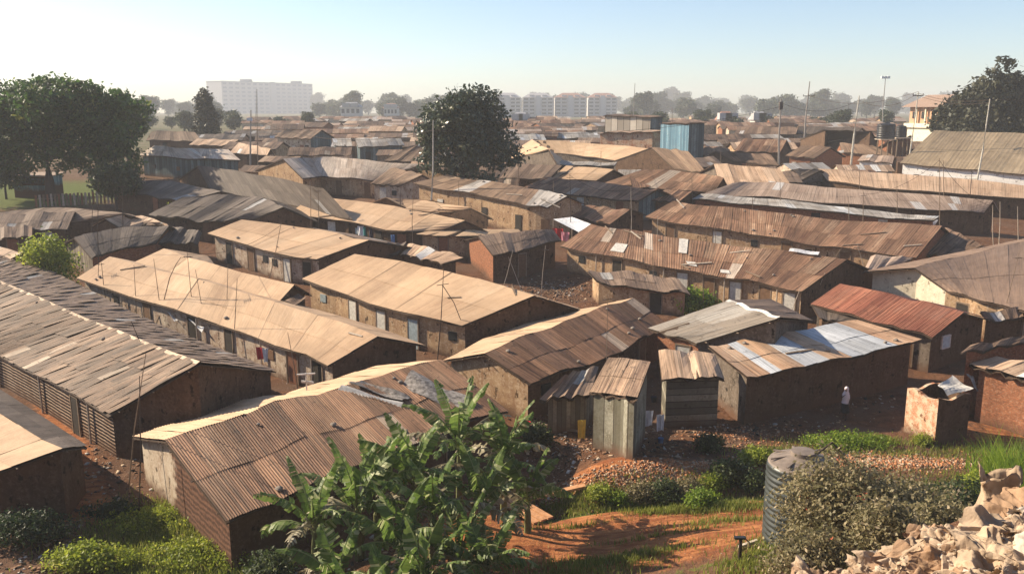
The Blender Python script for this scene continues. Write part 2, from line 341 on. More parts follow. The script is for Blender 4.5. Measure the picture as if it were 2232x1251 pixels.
def house(label, E, R, eh=2.15, rh=3.05, mono=False, F=None, roof=R_RUST, roof2=None, wall=W_MUD, gl=None, gr=None, doors=3, wins=1,
          rough=.5, corr=0, oh=.35, sw=.76, cat='house', name='tin_roofed_house', cap=None, tl=None, tl2=None, hwmax=4.2, posts=0, nE=13, doormats=(0, 1, 2, 4), key=None, EY=None, dm=3.5, fascia=None, rows=None, group=None, lo=.38):
    rs = random.Random(sum(map(ord, label))*31+len(label))
    random.seed(rs.random())
    Ep = [at(*p, eh) for p in smooth_line(E, nE)]; rpx = smooth_line(R, nE); Rp = [at(*p, rh) for p in rpx]
    if EY:
        epx = smooth_line(E, nE); Ep = [atY(*p, EY[0]+(EY[1]-EY[0])*i/(nE-1)) for i, p in enumerate(epx)]; d_ = (Ep[-1]-Ep[0]).normalized(); n_ = Vector((-d_.y, d_.x, 0)).normalized()*dm
        Rp = [p+n_+Vector((0, 0, .15)) for p in Ep]
    wid = lambda: sum(Vector((r.x-e.x, r.y-e.y)).length for e, r in zip(Ep, Rp))/nE
    tgt_w = (3.4 if mono else 3.0) if Ep[0].y > 85 else 4.4
    while not EY and wid() > tgt_w and rh-eh < (2.4 if key != 'hall' else 3.5) and key not in ('front', 'bigright') and name != 'latrine':
        rh += .12; Rp = [at(*p, rh) for p in rpx]
    hmx = max(2.0, wid()*1.7)
    for i_, (e, r) in enumerate(zip(Ep, Rp)):
        d_ = Vector((r.x-e.x, r.y-e.y, 0))
        if d_.length > hmx*1.6 and key not in ('hall', 'bigright', 'front', 'left_lath'): Rp[i_] = e+d_.normalized()*hmx*1.6+Vector((0, 0, r.z-e.z))
    w1, w2, w3 = (random.uniform(0, 6.3) for _ in range(3)); am = .055+.05*min(1.0, rough)
    for i_ in range(nE):
        dz = am*(math.sin(i_*1.05+w1)+.6*math.sin(i_*2.1+w2)); Rp[i_].z += dz*.8+am*.5*math.sin(i_*1.7+w3); Ep[i_].z += dz*.7+am*.9*math.sin(i_*1.9+w3)
    if mono: Fp = None
    elif F is not None:
        Fp = [at(*p, eh) for p in smooth_line(F, nE)]
    else:
        Fp = []
        # mean half width, so the far side stays parallel
        for e, r in zip(Ep, Rp):
            d = Vector((r.x-e.x, r.y-e.y, 0)); d = d*(min(d.length, hwmax)/d.length) if d.length else d
            q = r+d; Fp.append(Vector((q.x, q.y, r.z-(rh-eh))))
    cx = sum((p.x for p in Ep+Rp))/(2*nE); cy = sum((p.y for p in Ep+Rp))/(2*nE); org = Vector((cx, cy, g(cx, cy)))
    root = empty(name, org, label, cat, group)
    mats = [roof, DECK]
    def tonef(base):
        st = {'v': .5}
        def f(i, r, n):
            if r == 0 or True: st['v'] = random.random()
            return (min(1, max(0, base+(st['v']-.5)*lo*1.4)), random.random(), .25+.75*random.random())
        return f
    H = (Rp[nE//2]-Ep[nE//2]).length
    rows = rows or (2 if H > 2.6 else 1)
    mb = MB(org)
    add_sheets(mb, Ep, Rp, sw, rows, rough, corr, tl or tonef(.45)); deck(mb, Ep, Rp)
    mb2 = None
    if not mono:
        tgt = mb
        if roof2 is not None: mb2 = MB(org); tgt = mb2
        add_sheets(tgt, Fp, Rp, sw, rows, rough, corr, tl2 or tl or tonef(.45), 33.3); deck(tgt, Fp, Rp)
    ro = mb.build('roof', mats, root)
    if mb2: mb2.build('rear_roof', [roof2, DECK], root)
    if cap is not None and not mono:
        c = MB(org); 
        for i in range(nE-1):
            for s_, q in ((1, Ep), (-1, Fp)):
                def o(j):
                    d = (q[j]-Rp[j]); d = d.normalized(); return Rp[j]+d*.22+Vector((0, 0, .075))
                c.poly([Rp[i]+Vector((0, 0, .10)), Rp[i+1]+Vector((0, 0, .10)), o(i+1), o(i)], m=0)
        c.build('ridge_cap', cap, ro)
    # walls
    L = sum((Ep[i+1]-Ep[i]).length for i in range(nE-1)); a = min(.2, .28/max(L, .1))
    def ins(A, B, t):
        p, q = lp(A, t), lp(B, t); d = q-p; l = Vector((d.x, d.y)).length; return p+d*min(.4, oh/max(l, .2))+Vector((0, 0, -.075))
    def col_(mbw, tops, u0=0, m=0):
        u = u0
        for i in range(len(tops)-1):
            p, q = tops[i], tops[i+1]; l = Vector((q.x-p.x, q.y-p.y)).length
            gp, gq = g(p.x, p.y), g(q.x, q.y)
            bp, bq = Vector((p.x, p.y, gp-.5)), Vector((q.x, q.y, gq-.5))
            mbw.poly([bp, bq, q, p], [(u, -.5, 0), (u+l, -.5, 0), (u+l, q.z-gq, 0), (u, p.z-gp, 0)], m=m); u += l
        return u
    ts = [a+(1-2*a)*i/(nE-1) for i in range(nE)]
    near = [ins(Ep, Rp, t) for t in ts]
    if mono: far = [ins(Rp, Ep, t) for t in ts]
    else: far = [ins(Fp, Rp, t) for t in ts]
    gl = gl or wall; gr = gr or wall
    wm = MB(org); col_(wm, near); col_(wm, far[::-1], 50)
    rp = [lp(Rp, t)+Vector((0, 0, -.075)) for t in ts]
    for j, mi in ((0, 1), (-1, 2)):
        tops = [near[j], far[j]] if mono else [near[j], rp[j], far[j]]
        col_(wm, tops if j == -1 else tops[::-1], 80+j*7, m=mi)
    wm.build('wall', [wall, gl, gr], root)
    # doors and windows on the near wall
    slots = doors+wins
    kinds = ['d']*doors+['w']*wins; random.shuffle(kinds)
    for i, kd in enumerate(kinds):
        t = (i+.5+random.uniform(-.2, .2))/slots; tt = a+(1-2*a)*t
        p, q = ins(Ep, Rp, max(0, tt-.01)), ins(Ep, Rp, min(1, tt+.01)); d = Vector((q.x-p.x, q.y-p.y, 0)).normalized(); nrm = Vector((d.y, -d.x, 0))
        if nrm.dot(Vector((lp(Rp, tt).x-p.x, lp(Rp, tt).y-p.y, 0))) > 0: nrm = -nrm
        c = (p+q)/2; gz = g(c.x, c.y); top = c.z-gz
        if kd == 'd':
            hh = min(1.8, top-.2)/2
            if hh < .4: continue
            b = MB(org); b.box(Vector((c.x, c.y, gz+hh+.02))+nrm*.03, d*.40, nrm*.03, Vector((0, 0, hh)))
            do = b.build('door', DOORS[random.choice(doormats)], root)
            if cy < 75:
                b = MB(org); fm = Vector((c.x, c.y, gz+hh+.05))+nrm*.03
                for sx in (-1, 1): b.box(fm+d*.44*sx, d*.04, nrm*.05, Vector((0, 0, hh+.03)))
                b.box(fm+Vector((0, 0, hh+.07)), d*.48, nrm*.05, Vector((0, 0, .04))); b.build('door_frame', WOODP, do)
        else:
            b = MB(org); b.box(Vector((c.x, c.y, gz+min(1.35, top*.62)))+nrm*.025, d*.3, nrm*.03, Vector((0, 0, .27)))
            b.build('window', WINDARK if RND() < .6 else DOORS[random.choice((0, 1, 3))], root)
    for i in range(posts):
        tt = (i+.5)/posts; p = lp(Ep, tt); q = ins(Ep, Rp, tt); p = p.lerp(q, .35); gz = g(p.x, p.y)
        b = MB(org); b.tube([(p.x, p.y, gz-.2), (p.x+random.uniform(-.05, .05), p.y, p.z-.06)], .05, 6); b.build('post', WOODL, root)
    # loose ends: purlin tips poking out of the rakes
    if cy < 62 and not mono:
        for (A, B) in ((Ep, Rp), (Fp, Rp)):
            for v in (.12, .5, .88):
                for j, k in ((0, 1), (-1, -2)):
                    b = MB(org)
                    p = A[j].lerp(B[j], v); q = A[k].lerp(B[k], v); d = (p-q).normalized(); p = p+Vector((0, 0, -.09))
                    b.tube([p-d*.1, p+d*random.uniform(.02, .16)], .03, 5); b.build('rafter', WOODP, root)
    HOUSES[key or label] = (Ep, Rp, Fp, root); occupy(Ep, Rp)
    if Fp: occupy(Fp, Rp)
    if DEBUG: print('HOUSE %-50s Y %.0f-%.0f L %.1f hw %.1f/%.1f' % (label[:50], Ep[0].y, Ep[-1].y, L, Vector((Rp[0].x-Ep[0].x, Rp[0].y-Ep[0].y)).length, Vector((Rp[-1].x-Ep[-1].x, Rp[-1].y-Ep[-1].y)).length))
    return root
DEBUG = False
W_BLOTF = wall_mat('patchy_orange_daub', (.48, .33, .22), (.36, .16, .09), (.55, .45, .34), sc=.8)
# ------------------------------------------------------------------ the houses, front to back (roof lines measured on the photograph, put at real height over the terrain)
def white_tl(ws):
    def f(i, r, n):
        t = (i+.5)/n
        return (.3+RND()*.4, 1.0 if any(a <= t < b for a, b in ws) else 0.0, RND())
    return f
# front row
house('large brown corrugated roof house in front with banana leaves over its lower edge', [(493,1136),(726,1036),(915,962),(1108,889)], [(359,958),(600,883),(780,835),(962,784)],
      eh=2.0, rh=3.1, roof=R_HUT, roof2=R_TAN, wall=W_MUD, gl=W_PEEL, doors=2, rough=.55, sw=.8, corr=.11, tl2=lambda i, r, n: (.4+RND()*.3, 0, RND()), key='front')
house('long dark weathered roof house at left with stick lath wall and loose pale ridge sheets', [(-300,640),(-185,692),(0,772),(236,906)], [(-110,572),(0,618),(200,699),(437,799)], F=[(-10,540),(110,590),(340,705),(602,808)],
      eh=2.0, rh=3.0, roof=R_OLD, roof2=R_GREYB, wall=W_LATH, gl=W_MUD, gr=W_MUD, doors=1, wins=2, rough=1.35, cap=RIDGE, posts=7, key='left_lath', rows=3, sw=.4)
house('tan roof house cut off at the bottom left corner with grey rear slope', [(-330,900),(-70,1052)], [(-200,790),(137,983)], F=[(-90,790),(190,972)], eh=1.9, rh=2.8, roof=R_TAN, sw=2.2, roof2=R_GREY, wall=W_MUD, doors=1, key='corner', wins=0, rough=.3)
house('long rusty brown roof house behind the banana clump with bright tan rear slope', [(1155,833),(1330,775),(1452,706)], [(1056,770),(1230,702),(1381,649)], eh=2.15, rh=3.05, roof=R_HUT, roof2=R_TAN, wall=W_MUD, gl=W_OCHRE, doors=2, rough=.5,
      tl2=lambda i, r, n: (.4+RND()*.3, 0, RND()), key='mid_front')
house('grey zinc roof house over orange brick wall between the latrines and green bush', [(1412,717),(1517,747)], [(1589,657),(1701,694)], F=[(1680,652),(1772,699)], eh=2.3, rh=3.0, roof=R_SILVER, roof2=R_GREYB, wall=W_BRICK, gr=W_GREY, doors=1, wins=0, rough=.3, cap=TRIMW, tl=lambda i, r, n: (RND()*.45, 0, .2+RND()*.4))
house('single slope patchwork roof house with white and rusty sheets beside the lane', [(1627,823),(1820,784),(2008,742)], [(1543,757),(1700,727),(1869,699)], eh=2.55, rh=2.75, mono=True, roof=R_PATCH, wall=W_MUD, gl=W_GREY, doors=0, wins=0, rough=.35, corr=0,
      tl=white_tl([(.14,.2),(.34,.47),(.62,.86)]), key='patch', rows=2)
house('red painted roof house with small pale window in its dark gable', [(1766,662),(1900,699),(2032,733)], [(1831,618),(1968,649),(2101,681)], eh=2.3, rh=3.1, roof=R_RED, wall=W_GREY, gr=W_MUD, doors=2, wins=1, rough=.15, corr=.12, key='red')
house('wide grey brown roof house at right edge with pale plastered gable', [(2066,634),(2130,652),(2230,678),(2400,730)], [(1993,584),(2090,560),(2232,528),(2400,490)], F=[(1882,592),(2010,566),(2150,538),(2330,500)], eh=2.5, rh=3.4, roof=R_SMB, wall=W_OCHRE, gl=W_CREAM, doors=2, wins=1, rough=.1, hwmax=9, doormats=(5, 2), key='bigright')
house('orange brick house with flat sheet roof at right edge behind the latrine', [(2092,769),(2300,737)], [(2115,752),(2300,722)], mono=True, eh=3.5, rh=3.7, roof=R_BROWN, wall=W_BRICK, doors=0, wins=1, rough=.4)
house('low brick lean-to with tan sheet roof at right edge beside tall grass', [(2112,795),(2250,832)], [(2172,780),(2300,802)], mono=True, eh=2.8, rh=3.0, roof=R_TAN2, wall=W_BRICK, doors=0, wins=0, rough=.4)
house('small dark roofed shed at right edge above the brick house', [(2150,700),(2290,690)], [(2135,683),(2290,662)], mono=True, eh=2.1, rh=2.5, roof=R_BROWN, wall=W_MUD, doors=1, wins=0, rough=.8)
# tan rows at left
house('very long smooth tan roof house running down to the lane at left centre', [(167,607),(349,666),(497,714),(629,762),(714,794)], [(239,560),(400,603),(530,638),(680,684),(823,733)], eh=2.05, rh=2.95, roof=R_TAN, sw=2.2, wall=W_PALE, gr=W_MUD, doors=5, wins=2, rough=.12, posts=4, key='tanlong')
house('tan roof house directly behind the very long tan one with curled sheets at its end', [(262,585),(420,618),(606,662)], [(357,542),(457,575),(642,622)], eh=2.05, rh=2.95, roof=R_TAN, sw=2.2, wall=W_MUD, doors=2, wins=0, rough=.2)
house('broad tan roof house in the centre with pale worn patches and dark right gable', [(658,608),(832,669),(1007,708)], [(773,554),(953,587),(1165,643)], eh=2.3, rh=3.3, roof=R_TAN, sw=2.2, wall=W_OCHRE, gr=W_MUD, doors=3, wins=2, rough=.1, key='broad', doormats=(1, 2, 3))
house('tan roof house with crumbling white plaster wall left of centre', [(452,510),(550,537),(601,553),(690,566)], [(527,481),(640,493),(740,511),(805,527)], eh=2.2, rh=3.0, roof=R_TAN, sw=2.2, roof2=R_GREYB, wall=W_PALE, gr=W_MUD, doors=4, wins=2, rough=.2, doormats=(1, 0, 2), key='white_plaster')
house('long tan roof house with laundry hanging under its eave', [(627,467),(752,482),(854,503),(965,504)], [(684,428),(808,443),(920,463),(1014,483)], eh=2.15, rh=3.05, roof=R_TAN, sw=2.2, wall=W_MUD, doors=4, wins=2, rough=.15, key='laundry')
house('tan roof house with pointed dark gable behind the laundry house', [(800,447),(880,455),(982,466)], [(840,432),(920,436),(1028,454)], eh=2.15, rh=3.0, roof=R_TAN, sw=2.2, wall=W_MUD, doors=1, wins=0, rough=.15)
house('low tan lean-to roof joined to the end of the laundry house', [(907,509),(1000,515),(1137,509)], [(960,497),(1030,500),(1130,501)], mono=True, eh=2.1, rh=2.3, roof=R_TAN, sw=2.2, wall=W_OCHRE, doors=1, wins=1, rough=.25)
house('ragged orange tan shed roof with jagged edge behind the broad tan roof', [(872,553),(962,574)], [(888,529),(1010,560)], mono=True, eh=2.0, rh=2.4, roof=R_TAN2, wall=W_MUD, doors=0, wins=0, rough=1.0)
house('low grey sheet shed between the white plaster house and the ragged tan shed', [(775,551),(868,557)], [(806,531),(886,530)], mono=True, eh=1.9, rh=2.3, roof=R_GREY, wall=W_MUD, doors=0, wins=0, rough=.5)
house('small orange brick house with black tarred roof and white gable top', [(1074,556),(1130,547),(1224,521)], [(1042,514),(1120,507),(1206,500)], eh=2.3, rh=3.0, roof=R_GREYB, wall=W_MUD, gl=W_BRICK, doors=1, wins=0, rough=.3, key='brickmid')
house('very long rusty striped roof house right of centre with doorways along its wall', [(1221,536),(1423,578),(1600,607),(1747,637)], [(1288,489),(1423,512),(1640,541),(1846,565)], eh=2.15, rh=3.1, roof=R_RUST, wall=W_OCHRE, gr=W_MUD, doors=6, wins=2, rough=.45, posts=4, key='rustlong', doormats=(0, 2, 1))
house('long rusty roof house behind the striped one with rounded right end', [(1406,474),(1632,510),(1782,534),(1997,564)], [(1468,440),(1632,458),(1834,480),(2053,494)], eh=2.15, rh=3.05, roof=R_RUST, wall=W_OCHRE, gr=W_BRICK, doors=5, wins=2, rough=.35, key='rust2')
house('brown rubble covered shed against the right end of the rounded rusty roof', [(2000,556),(2100,560)], [(2060,495),(2140,535)], mono=True, eh=1.6, rh=2.4, roof=R_OLD, wall=W_BRICK, doors=0, wins=0, rough=1.2)
house('long pinkish grey roof house in the right middle distance', [(1520,427),(1632,428),(1793,441),(2035,458),(2145,463)], [(1602,398),(1660,398),(1800,408),(2000,424),(2165,438)], eh=2.2, rh=2.9, roof=R_PINK, wall=W_MUD, doors=2, wins=0, rough=.2)
house('narrow whitish strip roof under the long pinkish grey roof', [(1508,434),(1632,445),(1830,464),(2035,483)], [(1528,424),(1640,431),(1800,448),(2047,474)], mono=True, eh=2.1, rh=2.25, roof=R_SILVER, wall=W_BRICK, doors=2, wins=2, rough=.5)
house('long orange tan roof house below the white walled hall at right', [(1804,394),(1955,413),(2232,433),(2360,442)], [(1782,369),(1950,379),(2232,404),(2360,415)], eh=2.2, rh=2.9, roof=R_TAN2, wall=W_MUD, doors=0, wins=0, rough=.15, tl=lambda i, r, n: (.4+RND()*.2, 0, .6))
house('wide hall with ribbed olive brown roof and whitewashed wall at right', [(1961,357),(2065,366),(2170,375),(2360,391)], [(2036,286),(2120,288),(2232,292),(2360,297)], eh=2.8, rh=5.6, roof=R_OLIVE, wall=W_WHITE, doors=1, wins=2, rough=.05, hwmax=7, name='hall', cat='hall', sw=1.4, key='hall')
house('small white walled shack left of the olive roofed hall', [(1868,350),(1945,356)], [(1880,338),(1950,341)], mono=True, eh=2.2, rh=2.6, roof=R_PINK, wall=W_WHITE, doors=0, wins=1, rough=.3, name='shack', cat='shack')
house('flat roofed shop shack with bright doors and pale eave board', [(1758,332),(1838,334)], [(1764,327),(1840,329)], mono=True, eh=2.4, rh=2.6, roof=R_SILVER, wall=W_CREAM, doors=2, wins=1, rough=.3, name='shack', cat='shack')
house('tiny grey gabled roof in front of the orange tan long roof', [(1689,391),(1730,402)], [(1727,369),(1790,371)], eh=1.9, rh=2.8, roof=R_GREY, wall=W_GREY, doors=0, wins=0, rough=.5)
house('rust red brown roof house with one pale panel in the middle distance', [(1318,399),(1440,412),(1556,421)], [(1404,369),(1490,375),(1577,388)], eh=2.1, rh=3.0, roof=R_RUST, wall=W_MUD, doors=1, wins=0, rough=.4, tl=white_tl([(.34,.44)]))
house('brown roof house with blue grey boarded gable in the middle distance', [(1140,410),(1261,426),(1391,439)], [(1189,388),(1300,398),(1434,415)], eh=2.1, rh=2.9, roof=R_RUST, wall=W_OCHRE, gr=W_TEAL, doors=2, wins=1, rough=.4)
house('short rusty roof between the boarded gable house and the whitish strip roof', [(1420,437),(1483,441)], [(1450,414),(1510,419)], eh=2.0, rh=2.7, roof=R_RUST, wall=W_MUD, doors=0, wins=0, rough=.5)
house('long brown and silver roof house over a tall ochre wall', [(900,401),(1034,424),(1150,447),(1193,452)], [(975,383),(1080,399),(1180,415),(1236,429)], eh=3.0, rh=3.8, roof=R_BROWN, wall=W_OCHRE, doors=4, wins=0, rough=.5, tl=lambda i, r, n: (.3+RND()*.5, 1.0 if i/n > .62 or .2 < i/n < .28 else 0, RND()), key='tallochre')
house('small rusty roof shed behind the white canopy', [(1205,465),(1330,488)], [(1240,444),(1373,459)], eh=1.9, rh=2.6, roof=R_RUST, wall=W_MUD, doors=0, wins=0, rough=.7)
house('bright tan roof house right behind the round dark tree', [(1199,333),(1262,339),(1340,350)], [(1172,305),(1260,311),(1422,324)], eh=2.1, rh=3.1, roof=R_TAN, sw=2.2, wall=W_GREY, gl=W_GREY, doors=1, wins=0, rough=.1)
house('small tan roof half hidden by the right side of the round tree', [(1095,346),(1130,347)], [(1160,306),(1196,326)], eh=2.1, rh=2.9, roof=R_TAN, sw=2.2, wall=W_GREY, doors=0, wins=0, rough=.2)
house('short tan roof with pale strip above it in the middle distance', [(1200,390),(1299,395)], [(1234,361),(1338,370)], eh=2.1, rh=2.9, roof=R_TAN, sw=2.2, wall=W_MUD, doors=0, wins=0, rough=.2)
house('thin whitish roof strip just above the short tan roof', [(1215,360),(1340,362)], [(1225,351),(1345,356)], mono=True, eh=2.2, rh=2.5, roof=R_SILVER, wall=W_MUD, doors=0, wins=0, rough=.4)
house('shaded grey roof at the foot of the round tree', [(1075,388),(1195,391)], [(1100,357),(1225,362)], mono=True, eh=2.1, rh=2.9, roof=R_GREYB, wall=W_MUD, doors=0, wins=0, rough=.3)
house('silver and tan roof house with low mud wall left of the tree', [(555,373),(680,383),(790,391),(870,394)], [(617,348),(700,343),(800,350),(948,363)], eh=2.2, rh=3.0, roof=R_WTAN, wall=W_OCHRE, doors=4, wins=1, rough=.4, tl=lambda i, r, n: (.1+RND()*.5, .9 if RND() < .3 else .2, RND()))
house('brown hip roof shack at the right end of the silver and tan roof', [(806,401),(867,405)], [(852,365),(921,381)], eh=2.2, rh=3.0, roof=R_BROWN, wall=W_PALE, doors=1, wins=1, rough=.5)
house('pale walled house with brown roof and open gable left of the silver roof', [(597,300),(676,303)], [(620,283),(702,284)], eh=2.9, rh=3.6, roof=R_BROWN, wall=W_PALE, gr=W_TEAL, doors=2, wins=3, rough=.5)
house('greenish silver single slope roof over a dark shopfront', [(781,321),(882,317)], [(773,302),(873,302)], mono=True, eh=2.6, rh=3.2, roof=R_SILVER, wall=W_TEAL, doors=2, wins=1, rough=.2)
house('brown hipped roof house touching the left side of the round tree', [(838,350),(935,355)], [(895,318),(945,318)], eh=2.0, rh=3.1, roof=R_BROWN, wall=W_MUD, doors=1, wins=0, rough=.4)
house('small white panel roof left of the greenish silver roof', [(728,318),(768,319)], [(724,303),(765,303)], mono=True, eh=2.4, rh=2.8, roof=R_SILVER, wall=W_TEAL, doors=1, wins=0, rough=.3)
# left middle ground
house('pale grey fibre roof house with faded blue wall beside the big left tree', [(301,338),(441,347),(463,336)], [(336,318),(403,324),(498,326)], eh=2.8, rh=3.6, roof=R_WTAN, wall=W_TEAL, doors=2, wins=3, rough=.1)
house('tiny white roofed kiosk right of the pale grey fibre roof', [(478,350),(522,352)], [(466,335),(505,333)], eh=2.0, rh=2.6, roof=R_SILVER, wall=W_GREY, doors=0, wins=1, rough=.1, name='kiosk', cat='kiosk')
house('tan brown roof behind the white kiosk with pole in front', [(500,334),(600,340)], [(520,312),(590,325)], eh=2.2, rh=2.9, roof=R_TAN2, wall=W_MUD, doors=1, wins=0, rough=.5)
house('brown roof house with hipped end far left behind the fibre roof', [(318,305),(440,309)], [(330,286),(425,288)], eh=2.2, rh=3.2, roof=R_BROWN, wall=W_MUD, doors=1, wins=0, rough=.3)
house('low tan roof behind the brown hipped house at far left', [(412,316),(500,318)], [(430,303),(520,306)], eh=2.0, rh=2.8, roof=R_TAN2, wall=W_MUD, doors=0, wins=0, rough=.5)
house('dark rusty roof house with pale edge above the blue sheet roof', [(387,392),(480,407),(600,444)], [(430,362),(560,381),(706,412)], eh=2.1, rh=3.0, roof=R_GREY, wall=W_MUD, doors=1, wins=0, rough=.4)
house('sagging grey roof house with bluish sheets beside the left tree', [(236,413),(320,426),(400,440)], [(269,394),(376,397),(482,420)], eh=2.0, rh=2.9, roof=R_GREY, wall=W_MUD, doors=1, wins=0, rough=.6)
house('messy grey green roof covered with old boards left of the white plaster house', [(325,468),(450,482),(548,478)], [(398,430),(545,428),(618,451)], eh=2.0, rh=2.9, roof=R_GREY, wall=W_MUD, doors=1, wins=0, rough=1.2)
house('dark curved roof house with boarded gable at left', [(199,563),(250,546),(340,530)], [(161,518),(255,498),(369,493)], eh=2.0, rh=2.9, roof=R_GREY, wall=W_BRICK, gl=W_WOOD, doors=0, wins=0, rough=.15)
house('tumbledown grey shed at the right end of the dark curved roof', [(345,530),(430,530)], [(375,494),(440,505)], mono=True, eh=1.8, rh=2.5, roof=R_GREY, wall=W_MUD, doors=0, wins=0, rough=1.2)
house('pinkish tan roof just above the dark curved roof', [(200,493),(350,494)], [(228,477),(301,470),(364,488)], eh=2.0, rh=2.7, roof=R_TAN2, wall=W_MUD, doors=0, wins=0, rough=.3)
house('long grey brown roof behind the yellow green shrub at left', [(-60,500),(21,495),(203,484)], [(-50,466),(134,454),(270,467)], eh=2.1, rh=2.9, roof=R_GREYB, wall=W_MUD, doors=1, wins=1, rough=.3)
house('small tan roof with dark gable at the left edge', [(-130,556),(0,579)], [(-70,524),(52,551)], eh=2.1, rh=2.9, roof=R_TAN2, wall=W_MUD, doors=1, wins=0, rough=.2)
house('low dark shed under the yellow green shrub at left', [(0,520),(70,515)], [(0,496),(70,492)], mono=True, eh=2.0, rh=2.4, roof=R_BROWN, wall=W_MUD, doors=1, wins=0, rough=.7)
# scrap roofs in the gap right of centre
house('low sagging scrap roof shed in front of the striped rusty house', [(1300,615),(1400,630),(1505,640)], [(1280,592),(1390,596),(1480,612)], mono=True, eh=1.7, rh=1.9, roof=R_GREYB, wall=W_OCHRE, doors=1, wins=0, rough=1.2)
house('low dark blue tin lean-to between the patchwork and red roofs', [(1785,695),(1860,705)], [(1770,668),(1900,702)], mono=True, eh=1.9, rh=2.1, roof=R_GREY, wall=W_MUD, doors=0, wins=0, rough=.6)
house('tan ragged lean-to roof left of the wide grey brown roof', [(1880,592),(1960,578)], [(1898,556),(1990,562)], mono=True, eh=2.0, rh=2.4, roof=R_PINK, wall=W_MUD, doors=0, wins=0, rough=.6)
# right background
house('orange brick gabled house with brown roof beyond the power pole', [(1712,340),(1775,345)], [(1748,318),(1812,321)], eh=2.4, rh=3.4, roof=R_BROWN, wall=W_BRICK, gl=W_BRICK, doors=1, wins=1, rough=.3)
house('teal grey roof house with pale gable edge near the water tanks', [(1742,306),(1800,315)], [(1796,284),(1900,288)], F=[(1830,300),(1915,311)], eh=2.4, rh=3.4, roof=R_GREYB, roof2=R_GREY, wall=W_MUD, doors=1, wins=1, rough=.2)
house('rusty brown roof between the orange brick house and the hall', [(1835,333),(1950,341)], [(1830,312),(1900,318)], eh=2.2, rh=2.8, roof=R_BROWN, wall=W_BRICK, doors=0, wins=0, rough=.5)
house('brown lean-to roof under the black water tanks', [(1900,330),(1965,326)], [(1935,309),(1990,296)], mono=True, eh=2.4, rh=2.8, roof=R_OLD, wall=W_BRICK, doors=0, wins=0, rough=.6)
house('dark two storey tin panel shack standing above the roofs', [(1313,252),(1418,256)], [(1318,250),(1420,254)], mono=True, EY=(150,143), dm=4, roof=R_BROWN, wall=W_PANEL, gr=W_TEAL, doors=0, wins=2, rough=.3, name='shack', cat='shack')
house('patchy orange walled house under the tin panel shack', [(1302,290),(1424,288)], [(1330,288),(1428,286)], mono=True, EY=(132,127), dm=4, roof=R_TAN2, wall=W_BLOTF, doors=0, wins=0, rough=.3)
house('tall blue tin shack standing above the brown roofs', [(1436,269),(1504,270)], [(1436,266),(1520,266)], mono=True, EY=(126,121), dm=3.2, roof=R_BROWN, wall=W_BLUE, gr=W_TEAL, doors=0, wins=0, rough=.2, name='shack', cat='shack', oh=.1)
house('broad brown roof sloping down in front of the blue tin shack', [(1335,352),(1440,362)], [(1420,322),(1500,330)], eh=2.1, rh=3.0, roof=R_BROWN, wall=W_MUD, doors=0, wins=0, rough=.5)
house('tan brown roof right of the blue tin shack', [(1500,338),(1600,345)], [(1510,318),(1590,325)], eh=2.2, rh=2.9, roof=R_BROWN, wall=W_MUD, doors=1, wins=0, rough=.7)
house('brown roof with pale left patch in front of the power pole', [(1516,378),(1590,384)], [(1556,357),(1700,369)], eh=2.0, rh=2.8, roof=R_TAN2, wall=W_GREY, doors=0, wins=0, rough=.4)
house('long low brown roof beside the leaning grey ridge', [(1590,350),(1700,362)], [(1560,330),(1680,338)], eh=2.0, rh=2.6, roof=R_OLD, wall=W_MUD, doors=1, wins=1, rough=.6)
house('rusty roof just left of the power pole', [(1600,330),(1700,333)], [(1620,303),(1715,306)], eh=2.2, rh=3.0, roof=R_RUST, wall=W_MUD, doors=1, wins=0, rough=.5)
house('grey flat roofed row house right of the power pole', [(1735,292),(1860,296)], [(1740,276),(1880,279)], eh=2.6, rh=3.2, roof=R_GREY, wall=W_PALE, doors=2, wins=2, rough=.3)
house('brown roof row house left of the flat roofed row house', [(1600,292),(1735,294)], [(1610,276),(1735,278)], eh=2.6, rh=3.3, roof=R_BROWN, wall=W_MUD, doors=2, wins=1, rough=.4)
